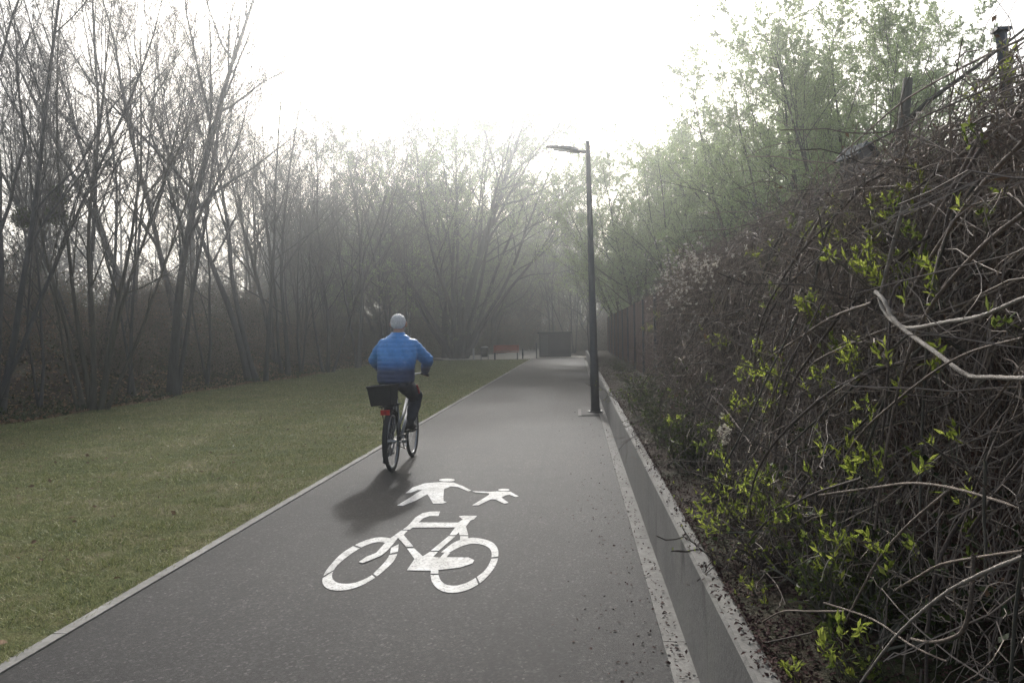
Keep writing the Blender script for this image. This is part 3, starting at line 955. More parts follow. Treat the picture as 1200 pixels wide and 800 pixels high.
wl = [(5.2, 15.5, KW2, .74, 0, 'small leafing willow nearest the camera, behind the dead stem'), (7.2, 21, KW, .98, 1, 'tall leafing willow, highest of those over the fence'), (5.5, 19.5, KW, .93, 2.2, 'leafing willow with forked trunks above the birdhouse'),
      (5.0, 24, KW2, .92, .8, 'leafing willow above the white seed heads'), (4.0, 29, KW, .88, 4, 'leafing willow just left of the white seed heads'), (7.5, 31, KW2, 1.0, 3, 'leafing willow set back behind those above the seed heads'),
      (2.9, 34.5, KW2, 1.0, 5, 'second last leafing willow along the fence, right of the lamp'), (2.5, 41, KW, 1.08, .4, 'farthest leafing willow, just right of the lamp post'), (8.8, 27, KW, 1.0, 2, 'leafing willow farthest back from the fence'),
      (6.4, 25.5, KW, .95, 5.1, 'leafing willow between the forked one and the tallest, one row back'), (5.6, 33, KW, .98, 1.7, 'leafing willow one row back above the white seed heads'), (4.6, 39, KW2, .98, 2.9, 'leafing willow one row back, right of the lamp head'),
      (6.0, 46, KW, 1.05, .2, 'leafing willow at the back of the row, right of the lamp'), (8.6, 35, KW2, 1.05, 4.4, 'leafing willow at the back behind the tallest one'), (3.4, 48, KW2, .95, 3.6, 'leafing willow at the end of the row behind the lamp post')]
for x, y, k, s, rz, lab in wl:
    k.place('willow_tree', lab, x, y, rz, s, 'willows behind the fence')
# dead stem in front of the willows
p1 = PY(1064, 92, 7.0); p0 = PY(1052, 230, 7.0)
t = thing('dead_stem', 'grey dead tree stem standing up behind the vines', 'tree stump', (p0.x, 7.0, .4))
mb = MB()
mb.tube([(-.03, 0, 0), (-.02, 0, p0.z - .4), ((p1.x - p0.x) * .5, .02, (p0.z + p1.z) / 2 - .4), (p1.x - p0.x, 0, p1.z - .4)], [.06, .055, .05, .038], 9)
mb.build('trunk', M['bark_pale'], t, True)
mb = MB(); mb.tube([((p1.x - p0.x) * .5, .02, (p0.z + p1.z) / 2 - .3), (.22, -.1, p1.z - .62), (.5, -.3, p1.z - .42), (.9, -.6, p1.z - .1)], [.025, .02, .014, .008], 6)
mb.build('branch', M['bark_pale'], t)

# far wood seen as one mass
def far_wood():
    g = np.random.default_rng(77)
    mb = MB()
    tr, cr, lf = tree_parts(seed=41, stems=[(0, 0, (0, 0, 1), 13, .15), (.3, 0, (.2, .1, 1), 11, .1)], n=(18, 8, 6, 0), t0=.06, ang=.8, up=.04, rmin=.016, P0=8)
    base = [(np.concatenate(m_.V), np.concatenate(m_.F)) for m_ in (tr, cr)]
    spots = []
    for _ in range(44): spots.append((g.uniform(-18, 14), g.uniform(88, 120)))
    for _ in range(30): spots.append((g.uniform(-34, -7.5), g.uniform(64, 98)))
    for _ in range(6): spots.append((g.uniform(-45, -28), g.uniform(28, 70)))
    for _ in range(16): spots.append((g.uniform(-30, -13), g.uniform(54, 76)))
    for x, y in spots:
        a = g.random() * 6.28; s = g.uniform(.75, 1.1)
        Rm = np.array([[math.cos(a), -math.sin(a), 0], [math.sin(a), math.cos(a), 0], [0, 0, 1]]) * s
        for V, F in base: mb.add(V @ Rm.T + np.array([x, y, float(ground_h(x, y))]), F)
    o = mb.build('far_woodland', M['twig'])
    tag(o, 'hazy mass of bare woodland beyond the lawn and path', 'woodland', kind='stuff')


far_wood()


# brush on the bank: arching brambles and shrubs
def brush(seed, n, H, spread, mats, leaf, lsize, label_parts=('stems', 'foliage')):
    g = np.random.default_rng(seed)
    st = np.stack([g.normal(0, spread * .3, n), g.normal(0, spread * .3, n), np.zeros(n) - .05], 1)
    d = np.stack([g.normal(0, .45, n), g.normal(0, .45, n), np.ones(n)], 1)
    L = H * g.uniform(.6, 1.5, n)
    p = chains(g, st, d, L, 7, .16, -.07)
    r = .008 * (1 - .6 * np.linspace(0, 1, 7))[None] * g.uniform(.6, 1.5, (n, 1))
    a = MB(); tubes(a, p, r, 4)
    idx, t, s, dd, rr = sub(g, p, np.broadcast_to(r, (n, 7)), 7, .2, 1, .8, .3)
    q = chains(g, s, dd, L[idx] * .28 * g.uniform(.5, 1.3, len(idx)), 4, .2, -.02)
    tubes(a, q, np.full((len(q), 4), .0032), 3)
    b_ = MB()
    ii = np.repeat(np.arange(len(q)), leaf)
    w_ = g.integers(0, 4, len(ii))
    ls = g.uniform(*lsize, len(ii))
    leaves(b_, q[ii, w_], g.normal(0, 1, (len(ii), 3)), ls, ls * .6, g)
    return a.mesh('stems', mats[0]), b_.mesh('foliage', mats[1])


B1 = brush(51, 60, 1.5, 1.6, (M['brush_stem'], M['leaf_ivy']), 2, (.04, .08))
B2 = brush(52, 70, 1.8, 1.6, (M['brush_stem'], M['leaf_litter']), 1, (.04, .08))
B3 = brush(53, 60, 1.2, 1.4, (M['twig_green'], M['leaf_olive']), 2, (.03, .06))


def place_brush(B, name, label, x, y, s, rz, group, z=None, cat='shrub'):
    o = thing(name, label, cat, (x, y, float(ground_h(x, y)) if z is None else z), rz, group)
    o.scale = (s, s, s)
    for nm, me in zip(('stems', 'foliage'), B):
        c = bpy.data.objects.new(nm, me); COL.objects.link(c); c.parent = o
    return o


lab = {0: 'dark ivy green bramble bush in the brush on the bank', 1: 'brown leafless thicket bush in the brush on the bank', 2: 'dull olive shrub in the brush on the bank'}
for i_ in range(70):
    y = 10 * (58 / 10) ** ((i_ + rs.random()) / 70)
    x = float(lawn_edge(y)) - 1.5 - 6.5 * rs.random()
    k = rs.choice([0, 0, 1, 1, 2])
    place_brush((B1, B2, B3)[k], ('bramble_bush', 'thicket_bush', 'olive_shrub')[k], lab[k], x, y, rs.uniform(.55, 1.1), rs.random() * 6.28, ('ivy green brambles on the bank', 'brown thickets on the bank', 'olive shrubs on the bank')[k])
# brush beyond the far end
for i_ in range(26):
    x = rs.uniform(-12, 4); y = rs.uniform(53, 72)
    if -6.2 < x < -1.8 and y < 66: x -= 5.5
    if -3 < x < .9 and y < 54: y += 4
    place_brush((B1, B2, B3)[i_ % 3], ('bramble_bush', 'thicket_bush', 'olive_shrub')[i_ % 3], 'hazy shrub in the wood beyond the bench and shed', x, y, rs.uniform(1.0, 1.9), rs.random() * 6.28, 'shrubs beyond the end of the path')
for i_ in range(22):
    place_brush((B1, B2, B3)[i_ % 3], ('bramble_bush', 'thicket_bush', 'olive_shrub')[i_ % 3], 'hazy shrub at the far wooded corner behind the cyclist', rs.uniform(-24, -11), rs.uniform(50, 78), rs.uniform(1.3, 2.1), rs.random() * 6.28, 'shrubs at the far wooded corner')
for i_ in range(20):
    place_brush((B1, B2, B3)[i_ % 3], ('bramble_bush', 'thicket_bush', 'olive_shrub')[i_ % 3], 'shrub along the skyline of the bank at the left', rs.uniform(-22, -15.5), rs.uniform(15, 40), rs.uniform(.7, 1.5), rs.random() * 6.28, 'shrubs along the skyline of the bank')
for i_ in range(14):
    place_brush((B1, B2, B3)[i_ % 3], ('bramble_bush', 'thicket_bush', 'olive_shrub')[i_ % 3], 'faint shrub deep in the wood behind the shed', rs.uniform(-8, 5), rs.uniform(72, 86), rs.uniform(1.8, 2.8), rs.random() * 6.28, 'faint shrubs deep in the wood')
for x, y, sc in ((-13.4, 57, 2.3), (-12.6, 61, 2.4), (-14.6, 63, 2.5)):
    place_brush(B2, 'thicket_bush', 'tall hazy thicket filling the wood edge straight behind the cyclist', x, y, sc, rs.random() * 6, 'thickets straight behind the cyclist')
# twiggy clumps caught in the left hand crowns
for px, py, rr, lab_ in ((70, 230, .30, 'dull green twiggy clump, upper right of three in the bare left crowns'), (66, 251, .24, 'dull green twiggy clump, middle of three in the bare left crowns'), (27, 257, .26, 'dull green twiggy clump, nearest the left edge in the bare crowns')):
    p = PY(px, py, 17.5)
    g_ = np.random.default_rng(px)
    n = 260
    mb = MB(); d = g_.normal(0, 1, (n, 3))
    q = chains(g_, np.zeros((n, 3)), d, rr * g_.uniform(.6, 1.1, n), 4, .3, 0)
    tubes(mb, q, np.full((n, 4), .004), 3)
    t = thing('mistletoe', lab_, 'mistletoe', tuple(p), 0, 'green clumps in the bare crowns')
    mb.build('stems', M['twig_green'], t)
    mb = MB(); leaves(mb, q[:, 3].repeat(3, 0), g_.normal(0, 1, (n * 3, 3)), .06, .025, g_); mb.build('foliage', M['leaf_olive'], t)

# ------------------------------------------------------------------ vines over the fence
SECT = [.9, 2.4, 3.7, 5.2, 7.0, 9.4, 12.6]
VL = ['tangled climbing vine closest to the camera, with a pale looped cane', 'tangled vine around the dark steel post, hung with long bare canes', 'vine tangle with bright leaf tufts below the dead grey stem',
      'vine mass below the birdhouse with the biggest bright leaf tuft', 'brown vine mass between the birdhouse and the white seed heads', 'farthest vine on the fence, topped with fluffy white seed heads']
vines = [thing('climbing_vine', VL[i_], 'climbing plant', (1.2, (SECT[i_] + SECT[i_ + 1]) / 2, .42), 0, 'vines over the board fence') for i_ in range(6)]
vg = np.random.default_rng(61)


def vine_of(y):
    return vines[int(np.clip(np.searchsorted(SECT, y) - 1, 0, 5))]


def bulge(z, y):
    """how far the tangle stands out from the fence at height z"""
    e = 1.0 if y < 9.5 else max(.25, 1 - (y - 9.5) / 4.5)
    prof = np.interp(z, [.4, .8, 1.3, 1.9, 2.3, 2.7], [.70, .72, .62, .46, .28, .06])
    return FX - prof * e * (1 + .16 * math.sin(y * 2.1) + .1 * math.sin(y * 5.3 + z * 3))


def add_local(mb, vine, pts, rad, k):
    tubes(mb, pts - np.array(vine.location), rad, k)


def crest(p):
    zt = 1.44 + .575 * p[..., 0] + .08 * np.sin(p[..., 1] * 2.3 + 1) + .06 * np.sin(p[..., 1] * 5.1) + .04 * np.sin(p[..., 1] * 11.3)
    over = np.maximum(p[..., 2] - zt, 0)
    keep = vg.uniform(.15, .95, p.shape[:-2] + (1,)) ** 1.3
    p[..., 2] = np.where(over > 0, zt + over * keep, p[..., 2])
    return p


def topz(y):
    return 2.30 + .07 * math.sin(y * 1.7) + .05 * math.sin(y * 4.1)


for vi, v in enumerate(vines):
    y0, y1 = SECT[vi], SECT[vi + 1]
    Ls = y1 - y0
    ncane = 17 if vi < 4 else 12
    for c_ in range(ncane):            # thick canes, each a part
        mode = vg.random()
        ya = vg.uniform(y0, y1)
        if mode < .45:                 # hanging curtain cane
            zt = topz(ya) + vg.uniform(-.2, .06)
            zz = np.linspace(zt, vg.uniform(.45, 1.2), 9)
            yy = ya + np.cumsum(vg.normal(0, .035, 9)) + vg.uniform(-.35, .35) * np.linspace(0, 1, 9)
        elif mode < .85:               # diagonal along the fence, rising towards the camera
            zt = vg.uniform(1.3, topz(ya) - .03)
            ln = vg.uniform(.8, 2.0)
            yy = np.linspace(ya, ya + ln, 9)
            zz = zt - np.linspace(0, 1, 9) ** vg.uniform(.8, 1.6) * vg.uniform(.3, 1.2)
            zz = np.maximum(zz, .5)
        else:                          # arching outwards over the wall
            u = np.linspace(0, 1, 9)
            zz = vg.uniform(.8, 1.9) + .35 * np.sin(u * math.pi) - .7 * u
            yy = ya + vg.uniform(-.5, .5) * u
        xx = np.array([bulge(z_, y_) for z_, y_ in zip(zz, yy)]) + vg.normal(0, .03) + np.cumsum(vg.normal(0, .012, 9)) - vg.uniform(-.10, .07)
        if mode >= .85: xx = xx - .22 * np.linspace(0, 1, 9)
        xx = np.minimum(xx, FX - .04) if zz.min() < 2.3 else xx
        pts = crest(smooth_line(np.stack([xx, yy, zz], 1), 18))
        mb = MB()
        r_ = vg.uniform(.0028, .0075 if vi < 3 else .006)
        add_local(mb, v, pts[None], np.linspace(r_, r_ * .55, 18)[None], 7)
        mb.build('stem', M['cane'] if vg.random() < .45 else (M['cane_dark'] if vg.random() < .6 else M['bark_pale']), v, True)
    # fine tangle nobody could count
    n = int(700 + 480 * Ls)
    ya = vg.uniform(y0 - .1, y1 + .1, n); za = .42 + 2.05 * vg.random(n) ** .85
    depth = vg.random(n) ** 1.3
    xa = np.array([bulge(z_, y_) for z_, y_ in zip(za, ya)]); xa = xa + depth * (FX - xa) * .95
    st = np.stack([xa, ya, za], 1)
    if vi < 3:                         # hollow and dark low down, the boards show through
        ok = (za > 1.25) | (vg.random(n) < (.38, .45, .7)[vi])
        ya, za, xa, st = ya[ok], za[ok], xa[ok], st[ok]
        n = len(ya)
    kind = vg.random(n)
    d = np.where((kind < .5)[:, None], np.stack([vg.normal(-.05, .18, n), vg.normal(0, .35, n), -np.ones(n)], 1),
                 np.where((kind < .8)[:, None], np.stack([vg.normal(0, .2, n), -np.ones(n), vg.normal(.45, .45, n)], 1), vg.normal(0, 1, (n, 3))))
    p = chains(vg, st, d, vg.uniform(.2, .8, n), 7, .18, -.05)
    p[:, :, 2] = np.maximum(p[:, :, 2], .41)
    p = crest(p)
    p[:, :, 0] = np.where((p[:, :, 0] > FX - .03) & (p[:, :, 2] < 2.36), FX - .03, p[:, :, 0])
    fine = MB()
    add_local(fine, v, p, np.broadcast_to((vg.uniform(.0014, .0042, n))[:, None] * np.linspace(1, .6, 7)[None], (n, 7)), 4)
    idx, t, s, dd, rr = sub(vg, p, np.full((n, 7), .003), 4, .1, 1, .9, .4)
    q = chains(vg, s, dd, vg.uniform(.06, .26, len(idx)), 5, .3, -.03)
    q = crest(q)
    add_local(fine, v, q, np.full((len(q), 5), .0013 + .0001 * y0), 3)
    # woolly crest of twigs along the top
    n2 = int((160 if vi > 2 else 80) * Ls)
    ya = vg.uniform(y0, y1, n2)
    st = np.stack([FX + vg.normal(-.08, .12, n2), ya, np.array([topz(y_) for y_ in ya]) + vg.normal(-.16, .08, n2)], 1)
    d = np.stack([vg.normal(-.2, .5, n2), vg.normal(0, .8, n2), vg.normal(.1, .5, n2)], 1)
    q = chains(vg, st, d, vg.uniform(.08, .26, n2), 6, .3, -.10)
    q = crest(q)
    add_local(fine, v, q, np.full((n2, 6), .002 if vi < 3 else .0026), 3)
    tag(fine.build('twigs', M['vine_twig'], v), kind='stuff')
    # withered leaves and small olive leaves hanging in it
    nl = int(260 * Ls)
    ii = vg.integers(0, n, nl)
    mb = MB(); leaves(mb, p[ii, vg.integers(1, 7, nl)] - np.array(v.location), vg.normal(0, 1, (nl, 3)) - np.array([0, 0, .5]), vg.uniform(.02, .05, nl), vg.uniform(.008, .02, nl), vg)
    mb.build('foliage', M['leaf_dead'], v)
    low = np.where(p[:, 3, 2] < 1.1)[0]
    if len(low):
        nl = int(420 * Ls)
        ii = low[vg.integers(0, len(low), nl)]
        mb = MB(); leaves(mb, p[ii, vg.integers(1, 7, nl)] - np.array(v.location), vg.normal(0, 1, (nl, 3)), vg.uniform(.02, .05, nl), vg.uniform(.012, .028, nl), vg)
        mb.build('leaves', M['leaf_ivy'] if vi < 3 else M['leaf_olive'], v)

# canes that can be picked out one by one
HERO = [  # (pixels, plane x start, end, radius, material)
    ([(1062, 228), (1046, 290), (1034, 338), (1031, 352), (1040, 370), (1056, 382), (1072, 384), (1110, 377), (1150, 370), (1200, 349), (1260, 330)], .98, .95, .0068, 'cane_pale', 'looped_cane'),
    ([(1026, 342), (1036, 352), (1046, 372), (1062, 388), (1098, 414), (1133, 439), (1165, 442), (1200, 443), (1260, 441)], .97, .94, .0072, 'cane_pale', 'looped_cane'),
    ([(1022, 355), (975, 372), (935, 397), (901, 420), (878, 442)], 1.0, .95, .0085, 'cane', 'stem'),
    ([(982, 372), (955, 410), (930, 448), (916, 490), (908, 540), (904, 606)], 1.0, .9, .0075, 'cane_dark', 'stem'),
    ([(1200, 122), (1150, 160), (1080, 222), (1010, 262), (930, 300), (860, 325)], 1.45, 1.35, .010, 'cane', 'stem'),
    ([(1200, 45), (1130, 78), (1060, 118), (1010, 160), (960, 205)], 1.62, 1.6, .007, 'cane', 'stem'),
    ([(1200, 165), (1140, 230), (1080, 320), (1040, 400), (1000, 450)], 1.2, 1.05, .009, 'cane', 'stem'),
    ([(1155, 540), (1153, 600), (1155, 640), (1155, 682)], .88, .86, .0055, 'bark_pale', 'stem'),
    ([(1199, 650), (1190, 720), (1184, 805)], .86, .84, .006, 'bark_pale', 'stem'),
    ([(960, 580), (1025, 571), (1070, 566), (1122, 573), (1199, 596)], .88, .9, .0058, 'cane', 'stem'),
    ([(1119, 569), (1064, 615), (1030, 655), (1010, 690), (990, 730)], .9, .8, .0055, 'cane', 'stem'),
    ([(1048, 692), (1075, 676), (1103, 661), (1150, 652), (1199, 645)], .86, .84, .005, 'cane', 'stem'),
    ([(966, 706), (1022, 725), (1067, 755), (1110, 775)], .8, .85, .0045, 'cane', 'stem'),
    ([(1199, 652), (1150, 672), (1103, 698), (1051, 744), (1009, 799)], .82, .76, .0058, 'cane_pale', 'stem'),
    ([(1141, 650), (1138, 700), (1130, 735), (1115, 747), (1090, 752), (1068, 748)], .84, .84, .0065, 'cane', 'stem'),
    ([(1010, 560), (950, 580), (904, 606), (880, 632), (866, 655), (863, 697), (870, 740), (894, 782)], .85, .68, .0062, 'cane_dark', 'stem'),
    ([(990, 716), (949, 716), (914, 717), (884, 737), (868, 757), (849, 766), (820, 780), (793, 792)], .78, .52, .0045, 'cane', 'stem'),
    ([(952, 741), (910, 750), (880, 757), (849, 766)], .72, .55, .004, 'cane_dark', 'stem'),
    ([(1200, 250), (1150, 290), (1090, 360), (1060, 430), (1040, 520), (1025, 620)], 1.1, .92, .008, 'cane', 'stem'),
    ([(1118, 250), (1095, 330), (1085, 420), (1080, 520), (1078, 600)], 1.2, 1.0, .007, 'bark_pale', 'stem'),
    ([(960, 600), (1000, 520), (1050, 470), (1120, 420), (1200, 395)], .92, .95, .0055, 'cane', 'stem'),
    ([(740, 560), (775, 548), (800, 530), (830, 500)], .56, .8, .005, 'cane_dark', 'stem'),
    ([(810, 685), (840, 675), (852, 662)], .54, .62, .004, 'cane_dark', 'stem'),
    ([(880, 520), (850, 480), (820, 445), (800, 400), (790, 350)], .95, 1.1, .006, 'cane', 'stem'),
    ([(945, 545), (935, 470), (940, 400), (960, 340), (985, 290)], .95, 1.2, .006, 'cane', 'stem'),
]
for pix, xa, xb, rr, mt, nm in HERO:
    n = len(pix)
    P = np.array([tuple(PX(p[0], p[1], xa + (xb - xa) * i_ / (n - 1))) for i_, p in enumerate(pix)])
    S = smooth_line(P, 9 * n)
    v = vine_of(S[:, 1].mean())
    mb = MB()
    wob = 1 + .1 * np.sin(np.arange(len(S)) * 1.9)
    add_local(mb, v, S[None], (np.linspace(rr, rr * .7, len(S)) * wob * (1 if nm == 'looped_cane' else .78))[None], 8)
    mb.build(nm, M[mt], v, True)

# bright young leaf tufts
TUFT = [(1015, 318, 1.05, 26), (945, 370, 1.0, 22), (893, 425, .98, 30), (870, 440, 1.0, 18), (915, 435, .96, 20), (1001, 418, .97, 14), (975, 268, 1.2, 20), (1058, 216, 1.25, 18), (900, 300, 1.25, 16), (990, 538, .92, 18),
        (1012, 548, .9, 16), (838, 606, .68, 26), (822, 598, .68, 16), (880, 690, .70, 16), (905, 778, .68, 28), (930, 790, .68, 20), (985, 632, .84, 14), (868, 476, .95, 14), (905, 466, .95, 12), (962, 446, .95, 16), (760, 385, 1.15, 20),
        (770, 370, 1.2, 14), (1085, 333, 1.0, 10), (1165, 105, 1.6, 26), (1178, 92, 1.62, 18), (890, 560, .8, 14), (880, 575, .8, 12), (980, 245, 1.3, 14), (1020, 300, 1.1, 16), (850, 400, 1.08, 14), (840, 350, 1.2, 12), (955, 215 + 60, 1.28, 14), (1045, 255, 1.2, 12), (930, 600, .84, 12), (1040, 640, .86, 10)]
_tr = random.Random(12)
for _ in range(46):
    _x = _tr.uniform(780, 1190); _y = _tr.uniform(300 - (_x - 780) * .38, 760)
    TUFT.append((_x, _y, (1.2 if _y < 330 else .98) + _tr.uniform(-.06, .12), _tr.choice((4, 5, 6, 8))))
for _ in range(48):
    _y = _tr.uniform(440, 790); _x = 742 + (_y - 470) * .5 + _tr.uniform(10, 130)
    TUFT.append((_x, _y, .74 + _tr.uniform(-.02, .22), _tr.choice((5, 6, 8, 10))))
for px, py, X, n in TUFT:
    c = np.array(PX(px, py, X))
    v = vine_of(c[1])
    mb = MB()
    n = int(n * 1.5)
    sp = .035 + .0022 * n
    ns = max(2, n // 3)
    shoot = c + vg.normal(0, sp * .55, (ns, 3)) * np.array([.8, 1.1, .8])
    for s_ in shoot:
        k = 7
        dirv = nrm(np.array([[-.35, -.35, .8]]) + vg.normal(0, .35, (1, 3)))
        pos = s_ + dirv * vg.uniform(-.03, .035, (k, 1))
        dl = dirv * 1.0 + vg.normal(0, .55, (k, 3))
        leaves(mb, pos - np.array(v.location), dl, vg.uniform(.016, .046, k), vg.uniform(.007, .015, k), vg)
    mb.build('foliage', M['leaf_bright' if n > 16 or _tr.random() < .4 else 'leaf_young'], v)
    mb = MB()
    st = np.repeat(c[None], ns, 0) + vg.normal(0, .01, (ns, 3)) + np.array([.04, .02, -.07])
    p = np.stack([st, (st + shoot) / 2 + np.array([0, 0, .008]), shoot], 1)
    add_local(mb, v, p, np.full((ns, 3), .0018), 4)
    tag(mb.build('leaf_stalks', M['twig_green'], v), kind='stuff')


# fluffy seed heads
def fluff(px, py, w_, h_, X, n):
    v = vine_of(PX(px, py, X).y)
    mb = MB(); st = MB()
    C = np.array([tuple(PX(px + vg.normal(0, w_), py + vg.normal(0, h_), X + vg.normal(0, .09))) for _ in range(n)])
    k = 16
    c = np.repeat(C, k, 0)
    d = nrm(vg.normal(0, 1, (len(c), 3)))
    p = chains(vg, c, d, vg.uniform(.008, .026, len(c)), 3, .7, -.15)
    add_local(mb, v, p, np.full((len(c), 3), .0017), 3)
    tag(mb.build('seed_heads', M['fluff'], v), kind='stuff')
    p = chains(vg, C, vg.normal(0, 1, (n, 3)), np.full(n, .22), 5, .25, -.1)
    add_local(st, v, p, np.full((n, 5), .002), 3)
    tag(st.build('seed_stalks', M['cane'], v), kind='stuff')


fluff(808, 313, 20, 14, 1.14, 230)
fluff(784, 342, 14, 14, 1.1, 120)
fluff(849, 507, 4, 9, .82, 26)
fluff(822, 385, 8, 12, 1.15, 10)

# low leafy plants on the ledge of the wall
LB = brush(54, 40, .42, .38, (M['twig_green'], M['leaf_olive']), 4, (.02, .04))
LB2 = brush(55, 34, .40, .38, (M['cane_dark'], M['leaf_bright']), 1, (.02, .04))
led = [(LB, 1.0, 10.3, 1.2, 'yellow green leafy shrub spilling over the ledge right of the lamp'), (LB, .98, 8.3, 1.15, 'olive leafy shrub on the ledge below the white seed heads'), (LB, .95, 6.6, .9, 'low olive plant on the ledge behind purple leaf litter'),
       (LB2, .93, 4.9, .7, 'small bright sprigged plant on the wall ledge'), (LB2, .95, 3.7, .8, 'sprigged plant with fresh leaves at the foot of the tangle'), (LB, 1.0, 3.0, .8, 'dark low plant under the nearest vine'),
       (LB2, 1.0, 12.4, 1.0, 'twiggy plant at the far end of the vines'), (LB, 1.15, 14.2, .7, 'low leafy plant at the fence foot beside the lamp'), (LB2, 1.1, 17.5, .7, 'low plant on the ledge just beyond the lamp'), (LB, 1.15, 22, .8, 'low plant on the ledge far beyond the lamp')]
for B, x, y, s, lb in led:
    place_brush(B, 'ledge_plant', lb, x, y, s, rs.random() * 6, 'low plants on the wall ledge', cat='plant')


# ------------------------------------------------------------------ bicycle
BX, BY = -2.11, 9.40
bk = thing('bicycle', 'dark city bicycle with a black rear basket, ridden along the path', 'bicycle', (BX, BY, .004))
RA, FA, WR = (0, -.45, .345), (0, .66, .345), .345
for nm, ax in (('rear_wheel', RA), ('front_wheel', FA)):
    mb = MB(); mb.ring(ax, (1, 0, 0), WR - .021, .021, 56, 10)
    wl_ = mb.build('wheel', M['black'], bk, True)
    mb = MB(); mb.ring(ax, (1, 0, 0), WR - .05, .012, 56, 6); mb.build('rim', M['silver'], wl_, True)
    mb = MB()
    for k in range(28):
        a_ = 2 * math.pi * k / 28
        s_ = .022 if k % 2 else -.022
        a2 = a_ + (.5 if k % 4 < 2 else -.5)
        mb.tube([(s_, ax[1] + .018 * math.cos(a2), ax[2] + .018 * math.sin(a2)), (0, ax[1] + (WR - .05) * math.cos(a_), ax[2] + (WR - .05) * math.sin(a_))], .0013, 4, False)
    mb.build('spokes', M['chrome'], wl_)
    mb = MB(); mb.tube([(-.05, ax[1], ax[2]), (.05, ax[1], ax[2])], .02, 12); mb.build('hub', M['chrome'], wl_)
BB = (0, -.02, .29)
mb = MB()
mb.tube([(0, .44, .86), (0, .50, .63)], .022, 12)                       # head tube
mb.tube([(0, .49, .66), BB], .02, 12)                                   # down tube
mb.tube([(0, .45, .80), (0, .15, .58), (0, -.09, .48)], .017, 12)       # low top tube
mb.tube([BB, (0, -.21, .82)], .018, 12)                                 # seat tube
for s in (-1, 1):
    mb.tube([(s * .012, -.04, .29), (s * .055, -.25, .31), (s * .065, RA[1], RA[2])], .011, 8)
    mb.tube([(s * .015, -.19, .76), (s * .05, -.3, .58), (s * .065, RA[1], RA[2])], .009, 8)
    mb.tube([(s * .02, .51, .62), (s * .055, .55, .55), (s * .058, .60, .45), (s * .055, FA[1], FA[2])], .011, 8)
mb.build('frame', M['silver'], bk, True)
mb = MB(); mb.tube([(0, -.21, .82), (0, -.235, .91)], .013, 10); mb.build('seat_post', M['chrome'], bk)
mb = MB(); mb.loft([(0, -.25, .905, .05, .10), (0, -.25, .93, .10, .14), (0, -.245, .955, .105, .15), (0, -.24, .965, .08, .12)], 20); mb.build('saddle', M['black'], bk, True)
hb = MB(); hb.tube([(0, .44, .86), (0, .415, 1.03), (0, .40, 1.06)], .013, 10)
hb.tube(smooth_line([(-.28, .27, 1.06), (-.2, .33, 1.075), (-.07, .40, 1.06), (.07, .40, 1.06), (.2, .33, 1.075), (.28, .27, 1.06)], 24), .011, 10)
hb = hb.build('handlebar', M['chrome'], bk, True)
for s in (-1, 1):
    mb = MB(); mb.tube([(s * .20, .325, 1.074), (s * .30, .25, 1.053)], .017, 12); mb.build('grip', M['black'], hb, True)
    mb = MB(); mb.tube([(s * .19, .37, 1.07), (s * .26, .335, 1.045)], .006, 8); mb.build('brake_lever', M['black'], hb)
for nm, ax, a0, a1 in (('mudguard', RA, R(10), R(215)), ('mudguard', FA, R(40), R(190))):
    n = 26; mb = MB(); V = []
    for k in range(n):
        a_ = a0 + (a1 - a0) * k / (n - 1)
        for sx, dr_ in ((-.03, .008), (-.018, .020), (.018, .020), (.03, .008)):
            V.append((sx, ax[1] + (WR + dr_) * math.cos(a_), ax[2] + (WR + dr_) * math.sin(a_)))
    mb.add(V, [(k * 4 + q, k * 4 + q + 1, k * 4 + q + 5, k * 4 + q + 4) for k in range(n - 1) for q in range(3)])
    mb.build(nm, M['black'], bk, True)
mb = MB()
for s in (-1, 1):
    mb.tube([(s * .06, -.24, .755), (s * .075, -.72, .755)], .006, 8)
    mb.tube([(s * .07, RA[1], RA[2]), (s * .075, -.6, .755)], .006, 8)
    mb.tube([(s * .07, RA[1], RA[2]), (s * .07, -.42, .755)], .006, 8)
for y in (-.26, -.42, -.58, -.72): mb.tube([(-.075, y, .755), (.075, y, .755)], .006, 8)
mb.build('luggage_rack', M['black'], bk)
# basket: open topped, flaring, with rim
bs = MB()
def bring(z, hx, hy, ins=0):
    return [(-hx + ins, -.56 - hy + ins, z), (hx - ins, -.56 - hy + ins, z), (hx - ins, -.56 + hy - ins, z), (-hx + ins, -.56 + hy - ins, z)]
V = bring(.765, .122, .09) + bring(.98, .142, .115) + bring(.98, .142, .115, .008) + bring(.775, .122, .09, .008)
bs.add(V, [(0, 3, 2, 1)] + [(a_ * 4 + k, a_ * 4 + (k + 1) % 4, (a_ + 1) * 4 + (k + 1) % 4, (a_ + 1) * 4 + k) for a_ in range(3) for k in range(4)] + [(12, 13, 14, 15)])
bs = bs.build('basket', M['black_cloth'], bk)
bs.rotation_euler = (0, R(-4), R(-9)); bs.location = (.075, .02, 0)
mb = MB(); lidv = bring(.965, .133, .106) + bring(.995, .08, .06)
lid = MB(); lid.add(lidv, [(4, 5, 6, 7)] + [(k, (k + 1) % 4, 4 + (k + 1) % 4, 4 + k) for k in range(4)]); lid.build('cover', M['black_cloth'], bs)
rim = bring(.983, .143, .116)
mb.tube(rim + [rim[0]], .011, 8); mb.build('rim', M['black'], bs)
tl = MB(); tl.box((0, -.745, .70), (.10, .03, .055)); tl = tl.build('tail_light', M['red_plastic'], bk)
mb = MB(); mb.box((0, -.762, .70), (.03, .006, .03)); mb.build('reflector', M['red_cloth'], tl)
ck = MB(); ck.ring((.055, BB[1], BB[2]), (1, 0, 0), .085, .006, 30, 6)
PR_ = (.13, .085, .42); PLf = (-.13, -.125, .16)
